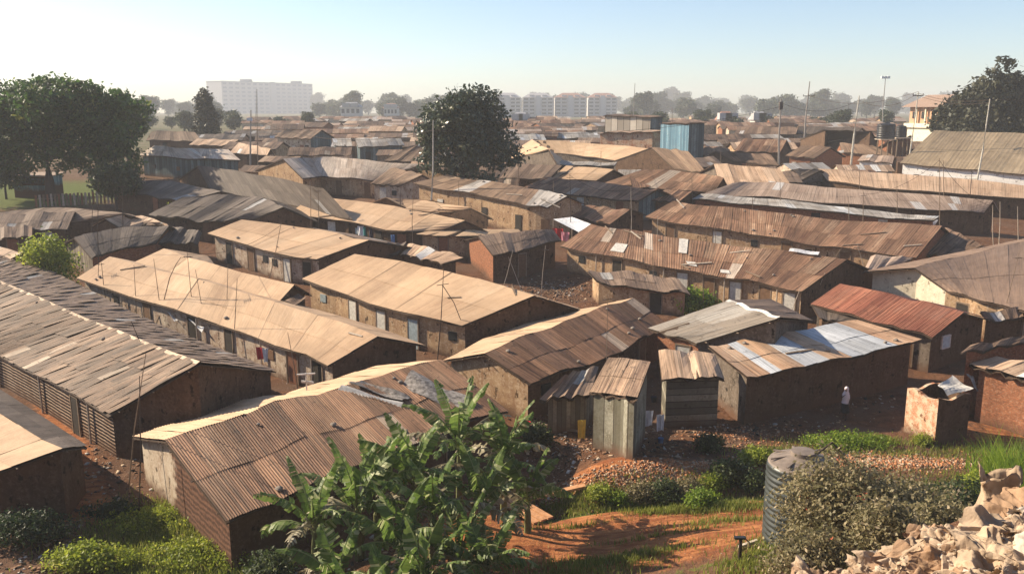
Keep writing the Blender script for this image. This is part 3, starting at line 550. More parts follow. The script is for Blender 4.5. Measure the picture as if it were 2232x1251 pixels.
# fill between the measured roofs
for (px, py, Lx, ang, mt, lab) in [
    (560,318,9,-10,R_OLD,'brown weathered roof behind the tall lamp pole'), (700,330,9,5,R_OLD,'dark rusty shed roof in front of the pale walled house'),
    (1010,372,9,0,R_OLD,'low roof at the trunk of the round tree'), (470,300,11,0,R_GREY,'dark grey roof left of the lamp pole'),
    (560,292,12,0,R_GREY,'long dark grey roof behind the lamp pole'), (1130,300,9,10,R_SILVER,'pale roof peeping out right of the round tree'),
    (1240,296,12,6,R_SILVER,'whitish roof before the four apartment blocks'), (1190,284,12,0,R_OLD,'dark roof before the four apartment blocks'),
    (1500,355,8,25,R_GREYB,'leaning grey roof beside the green tuft'), (1640,385,10,0,R_GREYB,'shaded grey brown roof left of the tiny grey gable'),
    (1560,300,12,0,R_OLD,'brown roof with dark wall behind the blue shack'), (1660,318,10,0,R_TAN2,'tan roof behind the power pole'),
    (1450,395,8,0,R_RUST,'small rusty roof behind the pale panel roof'), (60,480,8,10,R_GREYB,'low grey roof at the left edge beyond the shrub')]:
    p = at(px, py, 2.4); a = math.radians(ang); dx, dy = math.cos(a)*Lx/2, math.sin(a)*Lx/2
    def inv(P):
        v = Vector(P)-Vector((0, 0, CAMZ)); yc = v.y*cP-v.z*sP; zc = v.y*sP+v.z*cP; return (v.x/yc*FP+W0/2, H0/2-zc/yc*FP)
    def gp(x, y, h): return inv((x, y, g(x, y)+h))
    hw = 2.6
    E_ = [gp(p.x-dx+math.sin(a)*hw, p.y-dy-math.cos(a)*hw, 2.1), gp(p.x+dx+math.sin(a)*hw, p.y+dy-math.cos(a)*hw, 2.1)]
    R_ = [gp(p.x-dx, p.y-dy, 2.95), gp(p.x+dx, p.y+dy, 2.95)]
    house(lab, E_, R_, eh=2.1, rh=2.95, roof=mt, wall=random.choice([W_MUD, W_OCHRE, W_PALE]), doors=2, wins=1, rough=.5)

# packed low huts that fill the gaps between the measured roofs of the middle distance
r9 = random.Random(404); nf = 0
for yy in range(90, 162, 5):
    xx = -.36*yy
    while xx < .56*yy:
        xx += 3.0; cx_, cy_ = xx+r9.uniform(-1, 1), yy+r9.uniform(-1.5, 1.5)
        if xx < -33 and yy < 125: continue
        L_, hw_ = r9.uniform(4.5, 7.5), r9.uniform(1.7, 2.2); a_ = r9.gauss(-.05, .2)
        cells = {(int((cx_+math.cos(a_)*u-math.sin(a_)*v)//1), int((cy_+math.sin(a_)*u+math.cos(a_)*v)//1)) for u in np.linspace(-L_/2, L_/2, 8) for v in np.linspace(-hw_, hw_, 5)}
        if len(cells & OCC) > 1: continue
        for c_ in cells: OCC.add(c_)
        gz = g(cx_, cy_); org = Vector((cx_, cy_, gz)); root = empty('low_hut', org, 'low rusty roofed hut squeezed between the larger houses of the middle distance', 'hut', 'low huts filling the middle distance')
        e_, r_h = 1.75, 2.45; ux = Vector((math.cos(a_), math.sin(a_), 0)); uy = Vector((-math.sin(a_), math.cos(a_), 0))
        P_ = lambda u, v, z: org+ux*u+uy*v+Vector((0, 0, z))
        A = [P_(-L_/2, -hw_, e_), P_(L_/2, -hw_, e_)]; Rr = [P_(-L_/2, 0, r_h), P_(L_/2, 0, r_h)]; Fr = [P_(-L_/2, hw_, e_), P_(L_/2, hw_, e_)]
        mb = MB(org); random.seed(nf+77)
        for q in (A, Fr): add_sheets(mb, q, Rr, .9, 1, .8, 0, lambda i, r, n: (RND(), RND(), RND()))
        mb.build('roof', [r9.choice((R_RUST, R_BROWN, R_OLD, R_OLD, R_BROWN, R_TAN2, R_GREYB, R_SILVER)), DECK], root)
        mb = MB(org); B4 = [P_(u, v, -.5) for u, v in ((-L_/2+.2, -hw_+.25), (L_/2-.2, -hw_+.25), (L_/2-.2, hw_-.25), (-L_/2+.2, hw_-.25))]; T4 = [Vector((q.x, q.y, gz+e_)) for q in B4]
        ap1, ap0 = P_(L_/2-.2, 0, r_h-.08), P_(-L_/2+.2, 0, r_h-.08)
        for q in ([B4[0], B4[1], T4[1], T4[0]], [B4[1], B4[2], T4[2], ap1, T4[1]], [B4[2], B4[3], T4[3], T4[2]], [B4[3], B4[0], T4[0], ap0, T4[3]]): mb.poly(q, [(w_.x+w_.y, w_.z-gz, 0) for w_ in q])
        mb.build('wall', r9.choice((W_MUD, W_MUD, W_OCHRE, W_BRICK, W_PALE)), root); nf += 1
# weights holding the sheets down on the nearer roofs
STN = flat('grey_stone', (.26, .22, .18)); r9 = random.Random(11); RUBB = flat('black_tyre', (.025, .025, .025), .8)
for key, n_ in (('front', 7), ('left_lath', 12), ('tanlong', 5), ('mid_front', 6), ('rustlong', 12), ('rust2', 10), ('patch', 6), ('white_plaster', 4), ('laundry', 4), ('bigright', 2), ('tallochre', 6), ('broad', 2)):
    Ep, Rp, Fp, _ = HOUSES[key]
    for _i in range(n_):
        t_, v_ = r9.uniform(.03, .97), r9.choice((r9.uniform(.08, .25), r9.uniform(.8, .95), r9.uniform(.2, .9))); q = lp(Ep, t_).lerp(lp(Rp, t_), v_)+Vector((0, 0, .09)); s_ = r9.uniform(.07, .14); mb = MB(q)
        if r9.random() < .62:
            pr_ = [(.0, -.5), (.8, -.45), (1, 0), (.7, .5), (.25, .7)]; rings = []
            for rr, zz in pr_: rings.append([mb.vert(q+Vector((rr*s_*(1+.25*math.sin(k*2.3+s_*90))*math.cos(k*math.pi/4), rr*s_*1.2*math.sin(k*math.pi/4)*(1+.2*math.cos(k*1.7)), zz*s_))) for k in range(8)])
            for a_, b_ in zip(rings, rings[1:]):
                for k in range(8): mb.face((a_[k], a_[(k+1) % 8], b_[(k+1) % 8], b_[k]))
            mb.face(rings[-1]); tag(mb.build('roof_stone', STN, None, loc=q), 'stone lying on a roof to hold its sheets down', 'stone', 'stones weighing down the roofs')
        else:
            d_ = (lp(Ep, min(1, t_+.02))-lp(Ep, max(0, t_-.02))).normalized(); u_ = (lp(Rp, t_)-lp(Ep, t_)).normalized(); d_ = (d_+u_*r9.uniform(-.8, .8)).normalized(); n__ = d_.cross(u_).normalized(); L_ = r9.uniform(.4, 1.1)
            mb.box(q, d_*L_, n__.cross(d_)*.05, n__*.025); tag(mb.build('loose_plank', WOODL if r9.random() < .4 else WOODP, None, loc=q), 'loose wooden batten lying on a roof to hold its sheets down', 'batten', 'loose battens lying on the roofs')

pm_ = at(668, 838, 2.6); rt = empty('roof_aerial', pm_, 'small white crossed aerial standing behind the ridge of the front roof', 'aerial')
mb = MB(pm_); mb.tube([pm_-Vector((0, 0, 1.2)), pm_+Vector((0, 0, .55))], .035, 6); mb.build('mast', TRIMW, rt)
mb = MB(pm_); mb.box(pm_+Vector((0, 0, .5)), (.42, 0, .03), (0, .03, 0), (0, 0, .035)); mb.box(pm_+Vector((.05, 0, .12)), (.28, 0, -.03), (0, .03, 0), (0, 0, .05)); mb.build('crossbar', TRIMW, rt)

Ep, Rp, Fp, rt = HOUSES['red']; a_, b_ = Ep[-1], Fp[-1]; d_ = Vector((b_.x-a_.x, b_.y-a_.y, 0)).normalized(); n__ = Vector((d_.y, -d_.x, 0)); q = a_.lerp(b_, .3)-n__*0; q.z = a_.z-.55
n__ = n__ if n__.dot(a_-Ep[0]) > 0 else -n__; mb = MB(rt.location); mb.box(q-n__*.24, d_*.38, n__*.06, Vector((0, 0, .33))); w_ = mb.build('window', WINPALE, rt)
mb = MB(rt.location)
for sx in (-1, 1): mb.box(q-n__*.23+d_*.41*sx, d_*.035, n__*.07, Vector((0, 0, .38)))
for sz in (-1, 1): mb.box(q-n__*.23+Vector((0, 0, .36*sz)), d_*.38, n__*.07, Vector((0, 0, .035)))
mb.build('window_frame', TRIMW, w_)
# ------------------------------------------------------------------ ground
def ground_mat():
    k = NT('red_earth'); p = k.pos(); s = k.sep(p); msk = k.sep(k.attr('tone'))
    n1 = k.noise(p, .35, 5, .6); n2 = k.noise(p, 2.3, 6, .7); n3 = k.noise(p, 14, 4, .7)
    c = k.mix(k.ramp(n2, .35, .65), (.10, .048, .028), (.20, .098, .052))
    c = k.mix(k.ramp(n1, .45, .62), c, (.155, .092, .06))
    org = k.mix(k.ramp(n2, .3, .7), (.40, .15, .055), (.56, .25, .10))
    rut_shade = k.noise(k.scale(p, (.5, 2.2, 1)), 1.3, 5, .65); org = k.mix(k.ramp(rut_shade, .42, .60), (.27, .095, .04), org)  # darker red patches; rut shading is painted into the earth colour
    c = k.mix(k.ramp(k.math('ADD', msk[0], k.math('MULTIPLY', k.math('SUBTRACT', n2, .5), .9)), .4, .65), c, org)
    gr = k.mix(k.ramp(n3, .35, .65), (.07, .10, .025), (.17, .19, .05))
    c = k.mix(k.ramp(k.math('ADD', msk[1], k.math('MULTIPLY', k.math('SUBTRACT', n2, .5), 1.2)), .42, .6), c, gr)
    far = k.mix(k.ramp(n1, .4, .6), (.12, .13, .06), (.20, .16, .10))
    c = k.mix(msk[2], c, far)
    c = k.mix(k.math('GREATER_THAN', n3, .66), c, (.45, .38, .32))
    k.bump(k.math('ADD', n3, k.math('MULTIPLY', n2, 2.0)), .8, .12)
    return k.done(c, .95, .1)
M_GROUND = ground_mat()
def axis(segs):
    o = []
    for a, b, n in segs: o += list(np.linspace(a, b, n, endpoint=False))
    return np.array(o+[segs[-1][1]])
xs = axis([(-1500, -300, 20), (-300, -60, 40), (-60, -25, 50), (-25, 30, 200), (30, 60, 45), (60, 300, 40), (300, 1500, 20)])
ys = axis([(-30, 5, 8), (5, 50, 160), (50, 110, 110), (110, 300, 70), (300, 1500, 40)])
X, Y = np.meshgrid(xs, ys); Z = G(X, Y)
nx, ny = len(xs), len(ys)
V = np.stack([X.ravel(), Y.ravel(), Z.ravel()], 1)
i0 = (np.arange(ny-1)[:, None]*nx+np.arange(nx-1)[None, :]).ravel()
Fq = np.stack([i0, i0+1, i0+nx+1, i0+nx], 1)
def gmasks(X, Y):
    path = np.clip(1.4*g2(X, Y, 6.5, 29.0, 7.5, 2.3), 0, 1)
    path = np.maximum(path, 1.05*g2(X, Y, 5.3, 34.2, 2.6, .9)); path = np.maximum(path, .8*g2(X, Y, 15, 35, 2.5, 1))
    path = np.maximum(path, .8*np.exp(-((X+.62*(Y-33)*1.0+17.5)/1.1)**2/2)*((Y > 30) & (Y < 50)))
    path = np.maximum(path, .6*g2(X, Y, 24, 38, 5, 4)); path = np.maximum(path, .42*g2(X, Y, 9, 36.5, 6, 2.5))
    grass = np.clip(g2(X, Y, -10.5, 27, 2.2, 3.0)*1.2+g2(X, Y, 5.5, 31.9, 5, .55)*1.0+g2(X, Y, 15.3, 36, 1.8, .7)*.7+g2(X, Y, 3.5, 25.0, 2.5, .5)*.6+g2(X, Y, 9, 29.2, 3, .35)*.5+g2(X, Y, 10, 22, 2.6, 2)*.7+g2(X, Y, 19, 31, 3, 3)*.35, 0, 1)
    grass = np.maximum(grass, g2(X, Y, -60, 104, 14, 9))
    far = np.clip((Y-110)/60, 0, 1)
    return np.stack([path, grass, far], -1)
np_mesh('ground', V, Fq, M_GROUND, tone=gmasks(X.ravel(), Y.ravel()))
bpy.data.objects['ground']['kind'] = 'structure'
for p_ in bpy.data.objects['ground'].data.polygons: p_.use_smooth = True

# ------------------------------------------------------------------ foliage
def leaf_mat(name, c1, c2, c3, trans=.25, rough=.55):
    k = NT(name); tn = k.sep(k.attr('tone'))
    c = k.mix(k.ramp(tn[0], 0, .6), c1, c2); c = k.mix(k.ramp(tn[0], .7, 1), c, c3)
    m = k.done(c, rough, .35)
    tr = k.node('ShaderNodeBsdfTranslucent'); k.link(c, tr.inputs[0]); mx = k.node('ShaderNodeMixShader'); mx.inputs[0].default_value = trans
    o = [n for n in k.n if n.type == 'OUTPUT_MATERIAL'][0]
    k.link(k.b.outputs[0], mx.inputs[1]); k.link(tr.outputs[0], mx.inputs[2]); k.link(mx.outputs[0], o.inputs[0]); return m
L_DARK = leaf_mat('dark_leaf', (.022, .044, .016), (.045, .075, .026), (.11, .15, .06), .35, .5)
L_ROUND = leaf_mat('glossy_dark_leaf', (.03, .05, .028), (.065, .09, .05), (.26, .27, .17), .25, .35)
L_UMB = leaf_mat('olive_crown_leaf', (.03, .065, .018), (.07, .14, .03), (.22, .25, .06), .45)
L_CON = leaf_mat('conifer_needle', (.025, .03, .014), (.055, .055, .025), (.11, .10, .05), .15)
L_FAR = leaf_mat('far_leaf', (.03, .045, .02), (.055, .075, .03), (.10, .12, .045), .3)
L_BUSH = leaf_mat('bush_leaf', (.035, .055, .018), (.08, .11, .03), (.20, .23, .08), .4)
L_DRY = leaf_mat('dry_olive_leaf', (.13, .12, .05), (.30, .25, .13), (.56, .45, .29), .35)
L_YEL = leaf_mat('yellow_green_leaf', (.16, .22, .025), (.36, .41, .05), (.60, .58, .12), .5)
L_BRIGHT = leaf_mat('bright_green_leaf', (.12, .20, .02), (.26, .36, .035), (.50, .54, .10), .5)
L_GRASS = leaf_mat('grass_blade', (.12, .16, .025), (.27, .29, .05), (.50, .44, .18), .45)
BARK = flat('bark', (.075, .055, .045), .9); TWIG = flat('twig', (.13, .09, .06))
def leaves(lobes, n, size, clump=.5, per=14, seed=1, flatz=1.0, asp=.6, droop=0.0):
    r = np.random.RandomState(seed); lb = np.array(lobes, float); wts = (lb[:, 3]*lb[:, 4]+lb[:, 3]*lb[:, 5]); wts /= wts.sum()
    nc = max(1, n//per); li = r.choice(len(lb), nc, p=wts); d = r.normal(size=(nc, 3)); d /= np.linalg.norm(d, axis=1)[:, None]
    rad = 1-np.abs(r.normal(0, .16, nc)); rad = np.clip(rad, .25, 1.08)
    cc = lb[li, :3]+d*lb[li, 3:6]*rad[:, None]; ct = np.clip(.28+.25*r.normal(size=nc)+.3*(r.rand(nc) > .82), 0, 1)
    P = np.repeat(cc, per, 0)+r.normal(size=(nc*per, 3))*clump*np.array([1, 1, .7*flatz]); T = np.clip(np.repeat(ct, per)+r.normal(0, .15, nc*per), 0, 1)
    m = len(P); D = np.repeat(d, per, 0)
    nrm = D*.6+r.normal(size=(m, 3))*.7; nrm[:, 2] += .35; nrm /= np.linalg.norm(nrm, axis=1)[:, None]
    a = np.cross(nrm, r.normal(size=(m, 3))); a /= np.linalg.norm(a, axis=1)[:, None]; b = np.cross(nrm, a)
    s = size*(.6+.8*r.rand(m))[:, None]
    V = np.stack([P-a*s, P-b*s*asp*.8, P+a*s, P+b*s*asp], 1).reshape(-1, 3); V[:, 2] -= 0
    return V, np.arange(4*m).reshape(-1, 4), np.stack([np.repeat(T, 4)]*3, 1)
def trunk_mesh(name, pts, r0, limbs, root, mat=BARK):
    mb = MB(); n = len(pts); mb.tube(pts, [r0*(1-.55*i/(n-1)) for i in range(n)], 9)
    for q in limbs: 
        m = len(q); mb.tube(q, [r0*.42*(1-.75*i/(m-1)) for i in range(m)], 6)
    return mb.build(name, mat, root, smooth=True)
def tree(loc, h, lobes, n, size, mat, label, cat='tree', name='broadleaf_tree', group=None, clump=.5, seed=3, trunk_r=.3, fork=.45, per=14, flatz=1, lean=0, nl=6):
    root = empty(name, loc, label, cat, group); r = random.Random(seed)
    zc = h*fork; limbs = []
    for L in sorted(lobes, key=lambda q: -q[3])[:nl]:
        c = Vector(L[:3]); s = Vector((lean*.3, 0, zc*r.uniform(.75, 1.05))); mid = s.lerp(c, .5)+Vector((0, 0, -.1*h*.5)); limbs.append([s, mid, c])
    top = Vector((sum(l[0] for l in lobes)/len(lobes), sum(l[1] for l in lobes)/len(lobes), max(l[2] for l in lobes)))
    trunk_mesh('trunk', [(0, 0, -.5), (lean*.1, 0, zc*.4), (lean*.3, 0, zc), top*.9], trunk_r, limbs, root)
    V, F_, T = leaves(lobes, n, size, clump, per, seed, flatz); np_mesh('crown', V, F_, mat, root, tone=T)
    return root
def ground_pt(px, Yd): 
    x = (px-W0/2)/FP*Yd*1.0
    for _ in range(3):
        z = g(x, Yd); yc = Yd*cP-(z-CAMZ)*sP; x = (px-W0/2)/FP*yc
    return Vector((x, Yd, g(x, Yd)))
def rl(r, n, cx, cy, cz, sx, sy, sz, r0, r1, flat=1):
    o = []
    for _ in range(n):
        d = [r.gauss(0, 1) for _ in range(3)]; l = math.sqrt(sum(x*x for x in d)); k = r.uniform(.35, .85); rr = r.uniform(r0, r1)
        o.append((cx+d[0]/l*sx*k, cy+d[1]/l*sy*k, cz+d[2]/l*sz*k, rr, rr, rr*flat))
    return o
# round dark tree in the centre
r_ = random.Random(5); p = ground_pt(1012, 95)
lob = rl(r_, 26, 0, 0, 8.6, 4.2, 4.0, 4.6, 1.3, 2.1)+[(3.6, 0, 6.5, 2.4, 2.2, 2.2), (4.7, 0, 5.6, 1.6, 1.6, 1.3), (-2.7, 0, 5.4, 2, 2, 2), (-3.6, -.5, 8.2, 1.4, 1.4, 1.1), (0, 0, 8.2, 3.4, 3.2, 4.4), (1, -1, 4.2, 2.9, 2.4, 2.6), (.3, 0, 11.8, 1.8, 1.8, 1.3)]
tree(p, 13, lob, 21000, .24, L_ROUND, 'tall round dark green tree standing alone in the centre', clump=.33, seed=11, trunk_r=.45, fork=.3)
# wide tree at left
p = ground_pt(112, 99); r_ = random.Random(9)
lob = rl(r_, 34, .8, 0, 9.8, 7.4, 5, 2.6, 1.7, 2.7, .75)+[(x, 0, z, 3.2, 3, 2.2) for x, z in ((-5, 9), (-1.5, 10), (2, 10.5), (5.5, 9.4), (7, 8))]+[(x, -.5, z, 2.6, 2.4, 2.0) for x, z in ((-4, 6.8), (0, 7), (4, 7.2), (7.6, 6.6), (-6.4, 6), (8.2, 4.6))]+[(x, -1, z, 2.4, 2.2, 1.8) for x, z in ((-7.5, 8), (-8, 5.5), (-2.5, 4.9), (2, 5.2), (5.8, 5.0), (8, 6.6), (-5, 4.6))]+[(x, 1, 12.2+zz, 2.2, 2, .55) for x, zz in ((-3, .4), (1, .8), (4, .3), (7, -.6), (9, -1.6))]
tree(p, 13.5, lob, 40000, .25, L_UMB, 'huge spreading dark green tree at the left edge with thick trunk', clump=.42, seed=21, trunk_r=.62, fork=.42)
p = ground_pt(283, 118); r_ = random.Random(4)
tree(p, 12, rl(r_, 14, 0, 0, 8, 2.6, 3, 3.0, 1.1, 1.8, .8)+[(-1.5, 0, 7, 2.5, 2.5, 3)], 9000, .28, L_UMB, 'smaller dark tree just behind the right side of the huge left tree', clump=.45, seed=31, trunk_r=.3)
# small shaded tree under the wide one
p = ground_pt(255, 92); r_ = random.Random(8)
tree(p, 5.5, rl(r_, 9, 0, 0, 3.4, 2.0, 1.6, 1.8, .9, 1.4), 6000, .2, L_DARK, 'low dark shrub tree below the right side of the huge left tree', clump=.35, seed=33, trunk_r=.12, name='shrub_tree')
p = ground_pt(14, 100); tree(p, 6, rl(r_, 10, 0, 0, 4.0, 3.0, 1.6, 2.4, 1.0, 1.5), 6000, .22, L_DARK, 'low dark tree at the very left edge beside the grass', clump=.4, seed=35, trunk_r=.14)
# slim tree
p = ground_pt(452, 165); r_ = random.Random(6)
lob = [(0, 0, 8.8-i*1.0, .55+i*.24+r_.random()*.3, .9+i*.2, .9) for i in range(8)]+[(r_.uniform(-1, 1)*(9.2-z)*.26, 0, z, .9, .9, .8) for z in (8, 7.2, 6.5, 5.8, 5, 4.2, 3.4, 2.6, 7.6, 5.2)]+[(1.9,0,4.6,.9,.9,.8)]
lob = [(a, b, c+1.0, d, e, f_) for a, b, c, d, e, f_ in lob]
tree(p, 11, lob, 9000, .26, L_CON, 'slim pointed tree left of the long white slab building', clump=.36, seed=41, trunk_r=.25, name='slender_tree', nl=3)
# conifers at right
for (px, yy, hh, wd, sd, lab) in [(2168, 132, 16.6, 4.2, 51, 'tallest bushy conifer at upper right behind the ribbed hall'), (2098, 134, 11.4, 3.6, 52, 'lower bushy conifer directly right of the cream two storey house'), (2246, 130, 15.0, 3.6, 53, 'dark conifer cut by the right edge of the picture')]:
    p = ground_pt(px, yy); r_ = random.Random(sd)
    lob = rl(r_, 22, 0, 0, hh*.58, wd, wd, hh*.36, 1.4, 2.4)+[(0, 0, hh*.5, wd*.65, wd*.6, hh*.35), (0, 0, hh*.88, 1.0, 1, 1.1)]
    tree(p, hh, lob, 14000, .34, L_CON, lab, clump=.5, seed=sd, trunk_r=.3, name='conifer_tree')
p = ground_pt(2150, 128); tree(p, 8, rl(random.Random(2), 18, 0, 0, 4.2, 9.5, 2, 3.4, 1.6, 2.6), 11000, .32, L_CON, 'low brown green thicket below the conifers behind the ribbed hall', cat='thicket', clump=.45, seed=54, trunk_r=.15, name='thicket')
# far tree line: copies of a few crowns
protos = []
for k_ in range(5):
    r_ = random.Random(60+k_); hh = (9, 12, 10, 14, 8)[k_]
    lob = rl(r_, 12, 0, 0, hh*.6, (4.2, 3, 5, 2.2, 5)[k_], 3, hh*.3, 1.4, 2.6, .85)+[(0, 0, hh*.45, 2.5, 2.5, hh*.35)]
    protos.append(tree(Vector((0, 0, 0)), hh, lob, 2600, .55, L_FAR, 'hazy grey green tree in the far tree line on the horizon', group='trees of the far tree line', clump=.7, seed=70+k_, trunk_r=.35, per=10, name='distant_tree', nl=2))
r_ = random.Random(12); spots = []
for i in range(262):
    px = r_.uniform(290, 2080); yd = r_.choice((520, 650, 820, 1000, 1200))*r_.uniform(.92, 1.08)
    if 470 < px < 690 and yd < 1330: yd = r_.uniform(1340, 1420)
    if 1065 < px < 1360 and yd < 900: yd = r_.uniform(900, 1000)
    spots.append((px, yd, r_.uniform(.75, 1.15)*(1.25 if r_.random() < .12 else 1)*(5.2+.0155*yd)/11))
for i in range(34): spots.append((r_.uniform(300, 700) if i < 16 else r_.uniform(1360, 2000), r_.uniform(220, 290), r_.uniform(.35, .6)))
for i, (px, yd, sc) in enumerate(spots):
    o = protos[i] if i < 5 else copy_tree(protos[i % 5])
    q = ground_pt(px, yd); o.location = q; o.scale = (sc*1.15, sc, sc*.92); o.rotation_euler.z = r_.uniform(0, 6.28)
# ------------------------------------------------------------------ bushes
def bush(px, py, w, h, mat, label, n=1800, size=.09, name='bush', cat='bush', seed=1, depth=None, flowers=None, group=None, Yd=None, clump=.14):
    q = at(px, py, 0) if Yd is None else ground_pt(px, Yd); d = depth or w*.7; r = random.Random(seed); root = empty(name, q, label, cat, group)
    lob = rl(r, 9, 0, 0, h*.5, w*.33, d*.33, h*.3, h*.22, h*.36)+[(0, 0, h*.4, w*.36, d*.36, h*.38)]
    lob = [(a, b, c, e*max(1, w/h*.6), f*max(1, d/h*.6), z) for a, b, c, e, f, z in lob]
    mb = MB()
    for i in range(9):
        l = lob[i]; mb.tube([(r.uniform(-.1, .1)*w, r.uniform(-.1, .1)*d, -.15), (l[0]*.5, l[1]*.5, l[2]*.5), (l[0], l[1], l[2]+l[5]*.7)], [.03, .02, .008], 4)
    mb.build('stem', TWIG, root)
    V, F_, T = leaves(lob, n, size, clump, 10, seed); 
    zz = np.array([g(q.x+x, q.y+y)-q.z for x, y in V[::4, :2]]).repeat(4); V[:, 2] = np.maximum(V[:, 2], zz+.01)
    np_mesh('foliage', V, F_, mat, root, tone=T)
    if flowers:
        V, F_, T = leaves(lob, flowers[1], size*.9, .08, 6, seed+5); np_mesh('flowers', V, F_, flowers[0], root, tone=T)
    return root
PINK = flat('pink_petal', (.55, .08, .16)); ORG = flat('coral_petal', (.62, .16, .09)); YELF = flat('yellow_petal', (.6, .45, .05))
B = bush
B(1800, 1150, 3.6, 3.8, L_DRY, 'large dry olive bush with coral flowers overlapping the water tank', 19000, .055, seed=1, flowers=(ORG, 90), Yd=21.5, clump=.16)
B(1960, 1120, 2.8, 2.8, L_DRY, 'dry olive bush right of the one overlapping the water tank', 10000, .055, seed=2, Yd=21.5)
B(1760, 1235, 2.2, 1.9, L_DRY, 'low dry bush at the foot of the large olive bush', 6500, .05, seed=3, flowers=(ORG, 40), Yd=18.6)
B(1985, 1035, 3.0, 2.4, L_DRY, 'tall leafy bush behind the dry bushes at right', 12000, .06, seed=4, Yd=25.5)
B(2075, 1020, 2.6, 1.9, L_BUSH, 'green bush just below the brick latrine', 6000, .07, seed=5, Yd=29)
B(1880, 1060, 3.2, 2.0, L_DRY, 'brownish scrub behind the water tank lid', 8000, .055, seed=6, Yd=25.5)
B(1935, 1190, 2.4, 1.7, L_DRY, 'low tangled dry scrub beside the heap of sacks', 6500, .05, seed=7, Yd=18.5)
B(2050, 1105, 2.2, 1.3, L_DRY, 'leafy scrub clump against the upper edge of the sack heap', 6000, .05, seed=8, Yd=19.5)
B(1590, 1050, 1.8, 1.0, L_BUSH, 'rounded dark bush left of the water tank', 3600, .06, seed=9)
B(1645, 1010, 1.6, .7, L_YEL, 'yellow green grassy clump above the water tank at left', 2600, .06, seed=10)
B(1455, 1095, 1.7, .9, L_BUSH, 'dark leafy bush in the middle of the ditch bank', 3600, .05, seed=11)
B(1530, 1105, 1.4, .7, L_BRIGHT, 'light green bush at the right of the ditch bank', 2600, .05, seed=12)
B(1400, 1088, 1.3, .7, L_DRY, 'dry brownish scrub on the ditch bank left of the dark leafy bush', 2600, .05, seed=51)
B(1500, 1075, 1.1, .6, L_DRY, 'dry scrub between the dark and the light bush of the ditch bank', 2000, .05, seed=52)
B(1350, 1098, .8, .5, L_BRIGHT, 'tiny light green bush low on the ditch bank', 1200, .05, seed=53)
B(1640, 1065, 1.3, .8, L_BUSH, 'dark bush pressed against the left side of the water tank', 2600, .06, seed=54)
B(1310, 1090, 1.0, .7, L_YEL, 'small yellow green bush at the left of the ditch bank', 1800, .05, seed=13)
B(1545, 985, 1.3, .9, L_BUSH, 'dark bush below the square plank latrine', 2200, .06, seed=14)
B(1850, 972, 2.4, .6, L_BRIGHT, 'low bright green patch of plants beside the lane', 3000, .06, seed=15, cat='plant', name='low_plant')
B(1560, 1062, 1.2, .6, L_YEL, 'small pale green bush at the edge of the orange path', 1500, .05, seed=16)
B(2010, 968, .9, .5, L_YEL, 'small yellowish weed at the foot of the brick latrine', 1200, .05, seed=17, cat='plant', name='weed')
B(2140, 995, 2.0, 1.3, L_YEL, 'yellow green shrub between the brick latrine and tall grass', 4200, .06, seed=18, Yd=31)
B(200, 1235, 2.4, .8, L_YEL, 'round bright green shrub at the bottom left', 6500, .06, seed=19, flowers=None, cat='shrub', name='shrub')
B(60, 1180, 3.0, 1.2, L_DARK, 'dark weeds in the shade at the bottom left corner', 5000, .06, seed=20, cat='weeds', name='weeds')
B(335, 1140, 1.8, .4, L_YEL, 'lime green shrub below the plastered gable', 3600, .05, seed=21, cat='shrub', name='shrub')
B(430, 1215, 1.9, .4, L_YEL, 'lime green weeds along the foot of the front house', 3600, .05, seed=22, cat='weeds', name='weeds')
B(250, 1120, 1.6, .5, L_DARK, 'small dark weeds left of the lime green shrub', 1600, .06, seed=23, cat='weeds', name='weeds')
B(590, 1200, 1.9, 2.0, L_BUSH, 'fine leaved bush at the left foot of the banana clump', 5200, .06, seed=24, Yd=24.4)
B(640, 1265, 1.8, 1.6, L_YEL, 'lighter green bush at the bottom below the banana clump', 4200, .06, seed=25, Yd=22.6)
B(1170, 975, 1.7, 1.1, L_BUSH, 'dark bush right of the banana clump under the brick wall', 2600, .08, seed=26)
B(110, 560, 3.0, 4.6, L_YEL, 'pale yellow green shrub rising between the left roofs', 5200, .12, seed=27, Yd=64, clump=.3, cat='shrub', name='tall_shrub', flowers=None)
B(1515, 680, 3.4, 1.6, L_BRIGHT, 'sprawling green creeper plant beside the sagging scrap roof', 4200, .12, seed=28, cat='plant', name='creeper', clump=.25)
B(1712, 668, 2.4, 1.3, L_BUSH, 'pink flowering bush under the striped rusty roof', 1500, .1, seed=29, flowers=(PINK, 500), clump=.2)
B(1432, 366, 2.2, 2.4, L_BRIGHT, 'bright green tuft of banana like leaves among far roofs', 1300, .2, seed=30, cat='plant', name='leafy_plant', clump=.3)
B(2205, 408, 3.4, 3.0, L_BRIGHT, 'bright green bush in front of the white wall at the right edge', 2600, .18, seed=31, clump=.35)
B(388, 475, 1.6, 2.2, L_YEL, 'yellow flowered shrub below the messy board roof', 1200, .11, seed=32, flowers=(YELF, 120), cat='shrub', name='shrub', clump=.25)
B(235, 268, 4, 2, L_FAR, 'green shrub at the foot of the far hillside left', 900, .4, seed=34, Yd=150, clump=.5)
